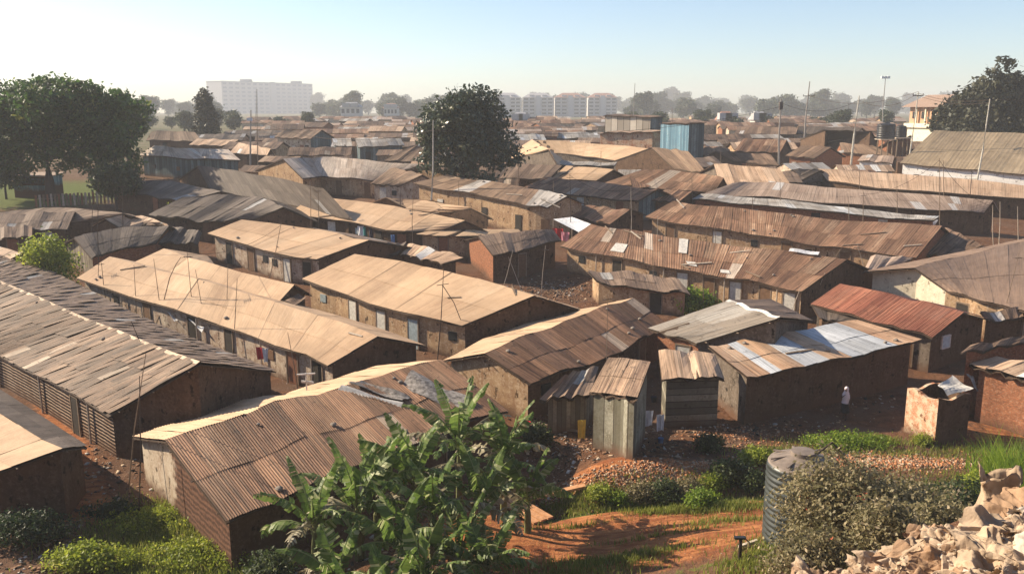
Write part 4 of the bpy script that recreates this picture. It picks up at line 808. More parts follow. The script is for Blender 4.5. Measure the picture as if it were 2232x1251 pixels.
# tall grass at right edge
def blades(n, fx, hgt, wid, seed, mat, name, parent=None, loc=(0, 0, 0), bend=.35):
    r = np.random.RandomState(seed); P = fx(r, n); m = len(P); a = r.rand(m)*6.283; h = hgt*(.5+.8*r.rand(m)); d = np.stack([np.cos(a), np.sin(a)], 1)*bend*(r.rand(m)*1.2+.2)[:, None]*h[:, None]
    s = np.stack([-np.sin(a+.8*r.normal(size=m)), np.cos(a)], 1)*wid
    V = np.zeros((m, 6, 3)); 
    for k, (f, wv) in enumerate(((0, 1), (.55, .8), (1, .08))):
        c = P[:, :2]+d*f*f; z = P[:, 2]+h*(f-.25*bend*f*f)
        V[:, 2*k, :2] = c-s*wv; V[:, 2*k+1, :2] = c+s*wv; V[:, 2*k, 2] = z; V[:, 2*k+1, 2] = z
    base = np.arange(m)[:, None]*6; F1 = base+np.array([0, 1, 3, 2]); F2 = base+np.array([2, 3, 5, 4])
    T = np.repeat(np.clip(.35+.3*r.normal(size=m), 0, 1), 6); return np_mesh(name, V.reshape(-1, 3), np.concatenate([F1, F2]), mat, parent, tone=np.stack([T]*3, 1), loc=loc)
q = at(2222, 1040, 0)
for j, (px, yd, hh, lab) in enumerate([(2205, 31.0, 3.2, 'tall bright green reeds at the right edge'), (2240, 28.5, 3.2, 'nearer clump of tall green reeds cut by the right edge'), (2180, 33, 1.7, 'shorter green reeds left of the tall clump at the right edge')]):
    q = ground_pt(px, yd); rt = empty('reed_clump', q, lab, 'reeds')
    blades(700, lambda r, n: np.concatenate([r.normal(0, .45, (n, 2)), np.zeros((n, 1))], 1), hh*.75, .022, 80+j, L_BRIGHT, 'blades', rt, bend=.45)
# short grass as ground cover
def grass_patch(specs, seed):
    r = np.random.RandomState(seed); out = []
    for px, py, sx, sy, n in specs:
        c = at(px, py); P = np.stack([r.normal(c.x, sx, n), r.normal(c.y, sy, n)], 1); out.append(np.concatenate([P, G(P[:, 0], P[:, 1])[:, None]-.02], 1))
    return np.concatenate(out)
specs = [(1250,1095,1.0,.25,1500),(1380,1102,1.4,.22,1700),(1500,1112,1.2,.2,1500),(1600,1105,1.0,.3,1000),(1340,1222,1.4,.2,1300),(1450,1165,1.3,.08,260),(1250,1150,1.0,.1,200),(1250,1250,1.5,.3,1000),(1580,1135,1.0,.15,400),(1650,1225,.8,.5,1500),
         (340,1140,1.2,1.1,4000),(430,1210,1.1,1.1,4500),(290,1180,1.5,1.2,2200),(1850,965,1.3,.35,2200),(1700,985,1.2,.35,900),(1950,990,1.4,.4,500),(2100,985,1.2,.7,900),(2150,1060,1.2,.8,700),(1480,1080,1.5,.4,1200),(1690,1190,.7,.7,900),(2060,1085,1.5,1.0,1600)]
gr = blades(0, lambda r, n: grass_patch(specs, 5), .26, .016, 6, L_GRASS, 'grass'); tag(gr, 'short green grass and weeds on the earth banks of the foreground', 'grass', kind='stuff')
# ------------------------------------------------------------------ rubble and litter (uncountable)
LIT = []
for nm, c in (('rubble_orange', (.42, .19, .09)), ('rubble_brown', (.22, .13, .08)), ('litter_white', (.42, .39, .36)), ('litter_tan', (.45, .34, .24)), ('litter_dark', (.05, .045, .04)), ('litter_blue', (.2, .28, .36))): LIT.append(flat(nm, c, .9, .1, .35, 9))
def rubble(specs, name, label, mats, seed, cat, s0=.04, s1=.13, flatn=.6):
    r = np.random.RandomState(seed); P = []
    for px, py, sx, sy, n in specs:
        c = at(px, py) ; q = np.stack([r.normal(c.x, sx, n), r.normal(c.y, sy, n)], 1); P.append(np.concatenate([q, G(q[:, 0], q[:, 1])[:, None]], 1))
    P = np.concatenate(P); m = len(P); s = (s0+(s1-s0)*r.rand(m)**2.2)
    C = np.array([[-1,-1,-1],[1,-1,-1],[1,1,-1],[-1,1,-1],[-1,-1,1],[1,-1,1],[1,1,1],[-1,1,1]], float)
    sc = np.stack([s*(.6+.8*r.rand(m)), s*(.5+.6*r.rand(m)), s*flatn*(.3+.7*r.rand(m))], 1)
    V = C[None]*sc[:, None]*(.7+.6*r.rand(m, 8, 1)); a = r.rand(m)*6.28; t = r.normal(0, .5, m)
    x = V[..., 0]*np.cos(t)[:, None]-V[..., 2]*np.sin(t)[:, None]; z = V[..., 0]*np.sin(t)[:, None]+V[..., 2]*np.cos(t)[:, None]
    X_ = x*np.cos(a)[:, None]-V[..., 1]*np.sin(a)[:, None]; Y_ = x*np.sin(a)[:, None]+V[..., 1]*np.cos(a)[:, None]
    V = np.stack([X_, Y_, z], -1)+P[:, None]+np.array([0, 0, 1])*(s*.3)[:, None, None]
    Fq = np.array([[0,3,2,1],[4,5,6,7],[0,1,5,4],[2,3,7,6],[1,2,6,5],[0,4,7,3]]); F_ = (np.arange(m)[:, None, None]*8+Fq[None]).reshape(-1, 4)
    o = np_mesh(name, V.reshape(-1, 3), F_, mats); mi = np.repeat(r.choice(len(mats), m), 6).astype(np.int32); o.data.polygons.foreach_set('material_index', mi)
    return tag(o, label, cat, kind='stuff')
rubble([(1380,1045,1.5,.4,4500),(1470,1030,1.2,.3,1500),(1900,1000,2.2,.5,5000),(1960,1010,1.2,.5,900),(1640,950,2.0,.9,700),(1560,1010,.9,.4,300)], 'rubble', 'orange brown rubble and broken brick lying on the banks', [LIT[0], LIT[0], LIT[1], LIT[3]], 3, 'rubble', .02, .06)
rubble([(1230,1000,1.4,.9,400),(1440,980,2.4,.8,300),(1560,935,3,.8,250),(1700,930,4,1.0,150),(120,1130,3.0,2.0,1200),(60,1200,2,1.4,500),(700,1240,2,1,300),(1180,1080,1.0,.6,400),(1200,640,2,2,700),(1230,630,1.5,1.5,500),(660,800,2.0,.8,350),(1080,790,2,1,300),(1900,880,5,1,260),(240,1010,2,1.5,300),(1300,950,2,.6,200),(1220,900,2,1,300)],
       'litter', 'scattered pale and dark litter on the ground between the houses', [LIT[1], LIT[2], LIT[4], LIT[1], LIT[1], LIT[4], LIT[1], LIT[3]], 4, 'litter', .02, .09, .35)
# ------------------------------------------------------------------ banana clump
L_BAN = leaf_mat('banana_leaf', (.06, .115, .025), (.16, .24, .05), (.46, .48, .25), .45, .5)
L_BANDRY = leaf_mat('dry_banana_leaf', (.16, .13, .07), (.30, .26, .16), (.42, .38, .26), .2)
STEMM = flat('banana_stem', (.14, .15, .06), .7)
def banana_leaf(r, L, wd, e0, e1, az, base, parent, org, mat, torn):
    mb = MB(org); n = 22; pts = []; p = Vector(base); hd = Vector((math.cos(az), math.sin(az), 0)); side = Vector((-math.sin(az), math.cos(az), 0))
    for i in range(n+1):
        t = i/n; e = e0+(e1-e0)*t**1.3; pts.append(p.copy()); p = p+(hd*math.cos(e)+Vector((0, 0, math.sin(e))))*(L/n)
    mb.tube([pts[0]+(pts[0]-pts[1])*2]+pts, [.035*(1-.85*i/(n+1)) for i in range(n+2)], 5, tn=(.85, 0, 0))
    roll = r.uniform(-.5, .5)
    for sd in (-1, 1):
        ang = r.uniform(.1, .5)*(-1)
        for i in range(2, n):
            t = i/n; w_ = wd*math.sin(math.pi*min(1, max(0, (t-.02)/.98))**.75)**.7
            if r.random() < torn: ang = r.uniform(-1.3, .25)
            else: ang += r.uniform(-.12, .12)
            a, b = pts[i], pts[i+1]; d = (b-a).normalized(); up = d.cross(side).normalized()*-1
            if up.z < 0 and abs(d.z) < .95: up = -up
            w0 = w_*r.uniform(.82, 1.05); o1 = side*sd*math.cos(ang+roll*sd)+up*math.sin(ang+roll*sd)
            tip = o1*w0+d*w0*.35; gap = .86 if r.random() < torn*2 else 1.02; tn = (min(1, max(0, .3+r.uniform(-.2, .3)+(.45 if r.random() < .12+torn*.5 else 0))), 0, 0)
            m1 = o1*w0*.55+d*w0*.12+up*.02; bb = a+(b-a)*gap
            v = [mb.vert(q, tn=tn) for q in (a, bb, bb+m1, a+m1, a+tip+Vector((0, 0, -.03)), bb+tip+Vector((0, 0, -.03)))]
            mb.face((v[0], v[1], v[2], v[3])); mb.face((v[3], v[2], v[5], v[4]))
    return mb.build('leaf', mat, parent, smooth=False, loc=(0, 0, 0))
BAN = [(1002, 30.0, 3.3, 10, 2.3, 'tallest banana plant, its upright leaves rising over the front roof'), (1098, 30.5, 2.7, 9, 2.1, 'banana plant at the right side of the clump with torn leaves'),
       (905, 28.6, 2.6, 9, 2.1, 'banana plant in the middle of the clump against the brown roof'), (782, 27.2, 2.1, 8, 2.0, 'banana plant with one pale upright young leaf at the left centre of the clump'),
       (690, 26.0, 2.1, 8, 1.9, 'banana plant at the left side of the clump over the eave'), (1050, 27.8, 1.9, 9, 2.1, 'lower banana plant with drooping leaves right of the clump centre'),
       (870, 25.6, 1.5, 9, 2.0, 'low banana plant in the front middle of the clump'), (1000, 25.6, 1.2, 8, 1.9, 'low banana plant at the front right with frayed pale leaves'),
       (850, 23.2, .7, 6, 1.7, 'short banana plant at the bottom with broad bright leaves'), (735, 24.2, 1.1, 8, 1.8, 'low banana plant at the bottom left of the clump'), (945, 27.0, 2.0, 8, 1.9, 'dark banana plant half hidden inside the clump'),
 (1150, 29.5, 1.5, 8, 1.8, 'small banana plant at the far right of the clump beside the ditch'), (830, 28.4, 2.3, 9, 2.0, 'banana plant leaning over the eave between the left and middle plants'), (1060, 25.2, .9, 9, 1.9, 'low banana plant with hanging frayed leaves at the bottom right'), (780, 22.8, .5, 7, 1.8, 'knee high banana shoots at the bottom edge of the picture'), (925, 24.0, 1.2, 9, 1.9, 'banana plant low in the centre of the clump near the bottom edge')]
for k_, (px, yd, sh, nl, L, lab) in enumerate(BAN):
    r = random.Random(100+k_); q = ground_pt(px, yd); root = empty('banana_plant', q, lab, 'banana plant', 'banana plants in front of the brown corrugated roof')
    for j in range(r.choice((1, 2))):
        mb = MB(); ox, oy = r.uniform(-.25, .25)*j, r.uniform(-.3, .3)*j; mb.tube([(ox, oy, -.2), (ox, oy, sh*.5), (ox*1.2+.05, oy*1.2, sh*(1-.3*j))], [.14, .12, .08], 8); mb.build('pseudostem', STEMM, root)
    for i in range(nl+2):
        az = i*2.4+r.uniform(-.4, .4); u = i/(nl+1); e0 = math.radians(82-52*u+r.uniform(-8, 8)); e1 = math.radians(48-105*u+r.uniform(-20, 12))
        mat = L_BANDRY if (u > .72 and r.random() < .6) else L_BAN
        banana_leaf(r, L*1.12*r.uniform(.85, 1.1), .36*r.uniform(.85, 1.2), e0, e1, az, (.03*math.cos(az), .03*math.sin(az), sh-.5*u*min(1, sh*.4)), root, (0, 0, 0), mat, .22+.5*u if k_ != 8 else .08)
# ------------------------------------------------------------------ latrines and sheds
house('narrow grey tin latrine with sloping pale roof in front of the alley', [(1284,854),(1389,871)], [(1326,781),(1418,790)], mono=True, eh=2.7, rh=3.62, roof=R_OLD, wall=W_TIN, doors=0, wins=0, rough=.2, oh=.1, name='latrine', cat='latrine', key='S1', lo=.2, tl=lambda i, r, n: (.9, 0, .9))
house('square plank latrine with ochre scrap roof between the tin latrine and the patchwork house', [(1442,827),(1580,821)], [(1435,762),(1559,770)], mono=True, eh=2.5, rh=3.25, roof=R_TAN2, wall=W_HPL, doors=0, wins=0, rough=.6, oh=.1, name='latrine', cat='latrine', key='S2', tl=lambda i, r, n: (.35+RND()*.4, 0, .6+RND()*.3))
house('leaning grey board lean-to left of the tin latrine', [(1175,872),(1285,862)], [(1232,818),(1305,800)], mono=True, eh=1.9, rh=2.3, roof=R_GREYB, wall=W_WOOD, doors=0, wins=0, rough=.8, name='lean_to', cat='shed')
def walls_box(label, pts, hs, mat, name, cat, th=.16, mi_=(0, 1, 1, 0)):
    """roofless little building from four base points"""
    c = sum(pts, Vector())/4; root = empty(name, c, label, cat); mb = MB(c); u = 0
    for i in range(4):
        a, b = pts[i], pts[(i+1) % 4]; d = (b-a); l = d.length; n_ = Vector((d.y, -d.x, 0)).normalized(); n_ = n_ if n_.dot((a+b)/2-c) < 0 else -n_
        seg = 5
        for k in range(seg):
            p, q = a.lerp(b, k/seg), a.lerp(b, (k+1)/seg); h0, h1 = hs(i, k/seg), hs(i, (k+1)/seg)
            P = [p+Vector((0, 0, -.4)), q+Vector((0, 0, -.4)), q+Vector((0, 0, h1)), p+Vector((0, 0, h0))]; uv = [(u+l*k/seg, -.4, 0), (u+l*(k+1)/seg, -.4, 0), (u+l*(k+1)/seg, h1, 0), (u+l*k/seg, h0, 0)]
            mb.poly(P, uv, m=mi_[i]); Q = [x+n_*th for x in P]; mb.poly(Q[::-1], uv[::-1], m=1); mb.poly([P[3], P[2], Q[2], Q[3]], [uv[3], uv[2], uv[2], uv[3]])
        u += l
    mb.build('wall', [mat, W_MUD], root); return root, c  # faces turned from the sun take dark daub: shade put into colour
W_BLOT = wall_mat('blotched_orange_plaster', (.56, .42, .28), (.44, .17, .08), (.62, .54, .43), sc=2.6)
A_, B_, C_ = at(1969, 941), at(2036, 972), at(2106, 957); A_.z = B_.z = C_.z = min(A_.z, B_.z, C_.z)+.05
root, c = walls_box('roofless orange and white plastered brick latrine standing in the lane', [A_, B_, C_, A_+C_-B_], lambda i, t: 2.15+.12*math.sin(i*2+t*7)+(.15 if i == 2 else 0), W_BLOT, 'brick_latrine', 'latrine')
# scrap pieces lying on the latrine top
def sheet(name, label, cat, corners, mat, parent=None, seg=6, amp=.04, seed=1, group=None, top=True, th=.015):
    r = random.Random(seed); c = sum((Vector(p) for p in corners), Vector())/4; mb = MB(c); ph = [r.uniform(0, 6) for _ in range(4)]; G_ = []
    for lay in (0, 1):
        g_ = []
        for i in range(seg+1):
            row = []
            for j in range(seg+1):
                u, v = i/seg, j/seg; p = Vector(corners[0]).lerp(corners[1], u).lerp(Vector(corners[3]).lerp(corners[2], u), v)
                p = p+Vector((r.uniform(-1, 1)*amp*.3*(lay == 0), 0, amp*(math.sin(u*5+ph[0])+math.sin(v*6+ph[1]+u*3))-lay*th)); row.append(mb.vert(p, (u*2, v*2, 0), (.5, 0, r.random()*.3+.5)))
            g_.append(row)
        for i in range(seg):
            for j in range(seg):
                q = (g_[i][j], g_[i+1][j], g_[i+1][j+1], g_[i][j+1]); mb.face(q if lay == 0 else q[::-1])
        G_.append(g_)
    o = mb.build(name, mat, parent, loc=c if parent is None else None); return tag(o, label, cat, group) if parent is None else o
TARP = flat('white_tarp', (.74, .74, .74), .6); TARPB = flat('grey_scrap', (.24, .215, .19), .8, .15, .8, 5); SCRAPW = flat('pale_scrap', (.55, .52, .47), .7)
def sh(name, label, cat, px4, h4, mat, **k): return sheet(name, label, cat, [at(*p, h) for p, h in zip(px4, h4)], mat, **k)
T_ = 2.3
Dc = A_+C_-B_
sheet('scrap_sheet', 'pale bent scrap sheet resting on top of the roofless latrine', 'scrap sheet', [B_.lerp(C_, .25)+Vector((0, 0, 2.32)), C_+Vector((.1, 0, 2.45)), C_.lerp(Dc, .6)+Vector((0, 0, 2.75)), B_.lerp(A_, .3)+Vector((.5, .3, 2.6))], SCRAPW, amp=.06)
sheet('scrap_sheet', 'small grey scrap sheet sticking up at the right of the roofless latrine', 'scrap sheet', [C_+Vector((.12, 0, 2.5)), C_+Vector((.5, .3, 2.2)), C_+Vector((.45, .8, 2.8)), C_+Vector((0, .6, 3.0))], TARPB, amp=.05)
# scrap and tarp on roofs
def on_roof(key, pts, lift=.1):
    Ep, Rp, Fp, _ = HOUSES[key]; return [lp(Ep, t).lerp(lp(Rp, t), v)+Vector((0, 0, lift)) for t, v in pts]
sheet('tarpaulin', 'crumpled grey blue plastic scrap lying across the ridge of the front roof', 'tarpaulin', on_roof('front', [(.62, .97), (.68, .99), (.77, .55), (.73, .52)], .14), TARPB, seg=16, amp=.07, seed=4)
sheet('tarpaulin', 'pale torn plastic strip running down the front roof beside the banana leaves', 'tarpaulin', on_roof('front', [(.57, .99), (.60, .98), (.73, .5), (.71, .48)], .11), SCRAPW, seg=14, amp=.05, seed=5)
sheet('tarpaulin', 'tattered grey sheet over the lower right edge of the front roof', 'tarpaulin', on_roof('front', [(.78, .75), (.86, .9), (.93, .25), (.84, .15)], .12), TARPB, seg=12, amp=.06, seed=6)
sheet('loose_sheet', 'pale strip bent up at the ridge of the striped rusty roof', 'loose sheet', on_roof('rustlong', [(.80, 1.0), (.90, 1.02), (.90, .93), (.80, .93)], .22), TARP, amp=.06)
sheet('loose_sheet', 'pale square patch low on the striped rusty roof left of its middle', 'loose sheet', on_roof('rustlong', [(.17, .15), (.22, .15), (.23, .45), (.18, .45)], .08), SCRAPW, amp=.01)
sheet('loose_sheet', 'pale square patch low on the striped rusty roof at its middle', 'loose sheet', on_roof('rustlong', [(.47, .14), (.505, .14), (.495, .26), (.46, .26)], .08), SCRAPW, amp=.01)
sheet('loose_sheet', 'second pale patch low on the striped rusty roof right of the middle one', 'loose sheet', on_roof('rustlong', [(.60, .12), (.64, .12), (.63, .21), (.595, .21)], .08), SCRAPW, amp=.01)
sheet('loose_sheet', 'narrow pale strip high on the striped rusty roof', 'loose sheet', on_roof('rustlong', [(.43, .50), (.46, .50), (.46, .98), (.43, .98)], .1), SCRAPW, amp=.01)
# white canopy
cps = [at(1206, 478, 2.6), at(1261, 506, 2.4), at(1290, 489, 2.6), at(1247, 473, 2.8)]
rt = empty('canopy', sum(cps, Vector())/4, 'white tarpaulin canopy on thin posts behind the striped rusty roof', 'canopy')
mb = MB(rt.location)
def quadsheet(mb, P, seg=8, amp=.05, tn=(.5, 0, .6)):
    g_ = [[mb.vert(P[0].lerp(P[1], i/seg).lerp(P[3].lerp(P[2], i/seg), j/seg)+Vector((0, 0, -amp*4*math.sin(math.pi*i/seg)*math.sin(math.pi*j/seg))), (i, j, 0), tn) for j in range(seg+1)] for i in range(seg+1)]
    for i in range(seg):
        for j in range(seg): mb.face((g_[i][j], g_[i+1][j], g_[i+1][j+1], g_[i][j+1]))
quadsheet(mb, cps); mb.build('tarpaulin', TARP, rt)
for p_ in cps:
    mb = MB(rt.location); mb.tube([(p_.x, p_.y, g(p_.x, p_.y)-.2), p_], .04, 6); mb.build('post', WOODL, rt)
# ------------------------------------------------------------------ washing
CL = [flat('cloth_'+n, c, .9, .1, .15) for n, c in (('white', (.75, .75, .75)), ('red', (.5, .04, .05)), ('blue', (.12, .22, .42)), ('teal', (.05, .25, .22)), ('yellow', (.6, .42, .08)), ('dark', (.05, .05, .07)), ('pink', (.6, .25, .3)))]
CN = ['white', 'red', 'blue', 'teal', 'yellow', 'dark', 'pink']
def cloth(p, d, w_, h_, ci, label, seed=0):
    mb = MB(p); r = random.Random(seed); ns = 5; nrm = Vector((d.y, -d.x, 0)); a = []
    for i in range(ns+1):
        row = []
        for j in range(4):
            wob = .04*math.sin(i*2.1+j*.6+seed); row.append(mb.vert(p+d*(w_*(i/ns-.5))*(1-.06*j)+nrm*wob-Vector((0, 0, h_*j/3+(.04*math.sin(i*1.3+seed) if j == 3 else 0)))))
        a.append(row)
    for i in range(ns):
        for j in range(3): mb.face((a[i][j], a[i+1][j], a[i+1][j+1], a[i][j+1]))
    o = mb.build('hanging_cloth', CL[ci], None, loc=p); return tag(o, label, 'laundry', 'washing hung between the houses')
def hang(px, py, h, w_, hh, ci, lab, seed, dd=(1, -.4)):
    p = at(px, py, h); cloth(p, Vector((dd[0], dd[1], 0)).normalized(), w_, hh, ci, lab, seed)
hang(655, 473, 1.9, 1.0, .9, 0, 'white cloth at the left end under the eave of the laundry house', 1)
hang(672, 477, 1.8, .8, .8, 2, 'blue cloth beside the leftmost white one under the laundry house eave', 2)
hang(786, 493, 1.9, .7, .9, 0, 'white shirt hanging under the middle of the laundry house eave', 3)
hang(797, 495, 1.9, .6, .8, 3, 'teal cloth right of the white shirt under the laundry house eave', 4)
hang(810, 498, 1.9, .6, .9, 5, 'dark cloth right of the teal one under the laundry house eave', 5)
hang(856, 512, 1.8, .4, 1.1, 2, 'blue cloth at the right end of the laundry house eave', 6)
hang(568, 757, 1.8, .6, .7, 1, 'red cloth hanging under the eave of the very long tan roof', 7)
hang(578, 759, 1.8, .35, .8, 0, 'white cloth right of the red one under the very long tan roof', 8)
hang(1216, 498, 2.0, 1.0, 1.0, 1, 'red cloth hanging under the left side of the white canopy', 9)
hang(1232, 506, 1.8, .8, .8, 6, 'pinkish red cloth hanging under the right side of the white canopy', 10)
hang(1221, 503, 1.5, .5, .5, 0, 'small white cloth before the red one under the canopy', 11)
hang(1412, 895, 1.3, .55, .75, 0, 'white cloth hanging in the alley between the two latrines', 12, (1, .1))
hang(1440, 903, 1.2, .4, .8, 0, 'narrow pale cloth right of the white cloth between the two latrines', 13, (1, .1))
hang(1268, 915, 1.1, .4, .9, 4, 'orange yellow cloth against the left edge of the tin latrine', 14, (1, .1))
hang(1625, 745, 2.3, 1.2, .4, 5, 'dark cloth bundle behind the upper left corner of the patchwork roof', 15)
hang(2013, 478, 1.5, 2.5, .5, 0, 'white cloth strip hung in the gap right of the whitish strip roof', 16)
# white gutter rags under long tan roof
sh('rag', 'white rag caught under the eave of the very long tan roof', 'rag', [(362, 676), (372, 676), (388, 698), (380, 700)], [1.7, 1.7, 1.3, 1.3], TARP, amp=.03)
sh('rag', 'longer white plastic strip under the eave of the very long tan roof', 'rag', [(402, 688), (414, 688), (446, 712), (440, 724)], [1.7, 1.7, 1.4, 1.2], TARP, amp=.04)
sh('plastic_sheet', 'pale plastic sheet spread behind the white plaster house', 'plastic sheet', [(652, 487), (690, 486), (760, 505), (700, 508)], [1.0, 1.0, 1.0, 1.0], SCRAPW, amp=.08)
sh('wood_pile', 'stack of pale split boards lying against the curled end of the tan roof', 'boards', [(620, 655), (650, 640), (668, 648), (640, 668)], [2.2, 2.4, 2.3, 2.1], R_OLD, amp=.05)
# ------------------------------------------------------------------ water tank by the path
def lathe(mb, prof, n=40, c=(0, 0, 0), tn=(.5, .5, .5)):
    rings = []
    for r_, z in prof: rings.append([mb.vert((c[0]+r_*math.cos(2*math.pi*k/n), c[1]+r_*math.sin(2*math.pi*k/n), c[2]+z), (k/n, z, 0), tn) for k in range(n)])
    for a, b in zip(rings, rings[1:]):
        for k in range(n): mb.face((a[k], a[(k+1) % n], b[(k+1) % n], b[k]))
    mb.face(rings[-1])
TANKM = flat('dull_dark_green_plastic', (.035, .042, .04), .42, .5, .3, 3); TANKL = flat('dusty_tank_lid', (.20, .16, .13), .6, .3); BLACKP = flat('black_plastic', (.02, .02, .022), .4, .4)
def tank(q, r0, h, label, mat, lidm, ribs=13):
    rt = empty('water_tank', q, label, 'water tank'); mb = MB(); prof = [(r0*.98, 0)]
    for i in range(ribs):
        z = .1+i*(h*.86)/ribs; s = h*.86/ribs; prof += [(r0*.96, z), (r0, z+s*.25), (r0*1.0, z+s*.6), (r0*.96, z+s*.85)]
    prof += [(r0*.99, h*.9), (r0*.98, h*.93), (r0*.9, h*.96)]
    lathe(mb, prof+[(r0*.3, h*1.03)]); mb.build('body', mat, rt, smooth=True)
    mb = MB(); lathe(mb, [(r0*.96, h*.945), (r0*.93, h*.965), (r0*.35, h*1.045), (r0*.34, h*1.09), (.01, h*1.10)]); ld = mb.build('lid', lidm, rt)
    mb = MB()
    for k in range(8):
        a = k*math.pi/4; mb.box(Vector((math.cos(a)*r0*.64, math.sin(a)*r0*.64, h*1.012)), Vector((math.cos(a), math.sin(a), -.14))*r0*.28, Vector((-math.sin(a), math.cos(a), 0))*.03, Vector((0, 0, .02)))
    mb.build('lid_ribs', lidm, ld); return rt
q = ground_pt(1738, 25.3); q.z -= .1
tank(q, 1.08, 2.75, 'big dark ribbed plastic water tank beside the orange path', TANKM, TANKL)
mb = MB(); p0 = q+Vector((.35, -.2, 2.98)); mb.tube([p0, p0+Vector((.55, .3, .25)), p0+Vector((.9, .1, -.1))], .035, 6); o = mb.build('pipe', DARKW, None, loc=(0, 0, 0)); tag(o, 'dark bent pipe lying over the lid of the big ribbed water tank', 'pipe')
# standpipe
p = at(1612, 1224); rt = empty('water_standpipe', p, 'dark water standpipe with flat head beside the water tank', 'standpipe')
mb = MB(); mb.tube([(0, 0, -.2), (0, 0, .78)], .055, 8); mb.build('pipe', flat('dark_iron', (.045, .03, .028), .5), rt)
mb = MB(); mb.box((-.03, 0, .80), (.17, 0, 0), (0, .07, 0), (0, 0, .03)); mb.tube([(.1, 0, .8), (.3, .05, .6)], .018, 5); mb.build('tap_head', BLACKP, rt)
# plank bridge
a0, a1 = at(1108, 1096), at(1185, 1142); d = (a1-a0); n_ = Vector((d.y, -d.x, 0)).normalized(); PLK = flat('orange_dusty_plank', (.50, .26, .13), .85)
rt = empty('plank_bridge', (a0+a1)/2, 'little footbridge of three orange dusty planks over the ditch', 'footbridge')
for k in (-1, 0, 1):
    mb = MB(rt.location); mb.box((a0+a1)/2+n_*k*.34+Vector((0, 0, .16)), d*.5, n_*.13, Vector((0, 0, .035))); mb.build('plank', PLK, rt)
# ditch wall stones and board
for k, (px, py, px2, py2, lab, m) in enumerate([(1115, 1095, 1275, 1058, 'long pale board lying along the ditch left of the orange bank', PLK), (1180, 925, 1262, 940, 'dark pole lying below the leaning board lean-to', WOODP), (1610, 1192, 1650, 1178, 'thin pale stick on the path next to the standpipe', WOODL)]):
    a0, a1 = at(px, py, .12), at(px2, py2, .12); mb = MB(a0); d = a1-a0; mb.box((a0+a1)/2, d*.5, Vector((d.y, -d.x, 0)).normalized()*(.14 if k == 0 else .05), Vector((0, 0, .05))); tag(mb.build('board', m, None, loc=a0), lab, 'board')
for k, (px, py, c_, s, lab) in enumerate([(1440, 965, 2, .14, 'white plastic washing-up bowl thrown below the plank latrine'), (1425, 876, 5, .16, 'dark bucket standing in the alley between the latrines'), (1390, 905, 0, .12, 'white bucket standing by the right side of the tin latrine'), (1150, 930, 1, .15, 'red bucket on the ground under the brick wall of the rusty brown house')]):
    p = at(px, py); rt = empty('bucket', p, lab, 'bucket'); mb = MB(); lathe(mb, [(s*.75, 0), (s, s*1.7), (s*1.05, s*1.75), (s*.95, s*1.7), (s*.7, .03)], 14); mb.build('pail', CL[c_], rt, smooth=True)
    mb = MB(); mb.tube([(s*math.cos(t), 0, s*1.7+s*.7*math.sin(t)) for t in [math.pi*i/8 for i in range(9)]], .008, 4); mb.build('handle', DARKW, rt)
# ------------------------------------------------------------------ heap of sacks
SKM = [flat('sack_cream', (.50, .39, .28), .75, .25, .3, 5), flat('sack_tan', (.42, .28, .18), .8, .2, .3, 5), flat('sack_white', (.62, .57, .50), .65, .3, .2, 5), flat('sack_grey', (.36, .34, .31), .7, .3, .3, 5), flat('sack_brown', (.30, .19, .12), .85, .15, .3, 5)]
def ridged(r, X_, Y_, Z_, n, f0, f1, amp):
    """crumple: many sharp creases in random directions, finer ones shallower"""
    o = np.zeros_like(X_)
    for _ in range(n):
        d = r.normal(size=3); d /= np.linalg.norm(d); f = np.exp(r.uniform(np.log(f0), np.log(f1))); w_ = X_*d[0]+Y_*d[1]+Z_*d[2]
        e = r.normal(size=3); w2 = X_*e[0]+Y_*e[1]+Z_*e[2]
        o += amp*(f0/f)**.8*(1-2*np.abs(np.sin(f*w_+r.rand()*6+.8*np.sin(f*.5*w2+r.rand()*6))))
    return o
def sack_mesh(seed):
    """slumped cloth sack: a soft body with sharp pinched folds running to its tied mouth"""
    r = np.random.RandomState(seed); nu, nv = 84, 46; u = np.linspace(0, 2*np.pi, nu, endpoint=False); v = np.linspace(-1, 1, nv); U, Vv = np.meshgrid(u, v)
    t = (Vv+1)/2; prof = np.interp(t, [0, .04, .2, .5, .75, .88, .94, 1], [.02, .55, .95, 1, .62, .22, .26, .38 if seed % 2 else .02])
    x = np.cos(U)*prof; y = np.sin(U)*prof; fold = ridged(r, x, y, Vv, 13, 2.0, 12.0, .10)
    for _ in range(4):
        k = r.randint(5, 15); ph = r.rand()*6.28; tw = r.normal(0, 1.6); fold += (1-2*np.abs(np.sin(U*k/2+tw*Vv+ph))**.7)*r.uniform(.03, .07)*(.2+t)
    rad = 1+fold; P = np.stack([x*rad*.36, y*rad*.25, Vv*.45+.04*fold], -1); P[..., 0] += .12*np.sin(Vv*1.6+r.rand()*6); P[..., 1] += .06*np.sin(Vv*2.6+r.rand()*6)
    F_ = [(i*nu+j, i*nu+(j+1) % nu, (i+1)*nu+(j+1) % nu, (i+1)*nu+j) for i in range(nv-1) for j in range(nu)]
    me = bpy.data.meshes.new('sack'); me.from_pydata(P.reshape(-1, 3).tolist(), [], F_); me.update(); me.polygons.foreach_set('use_smooth', np.ones(len(F_), dtype=bool)); return me
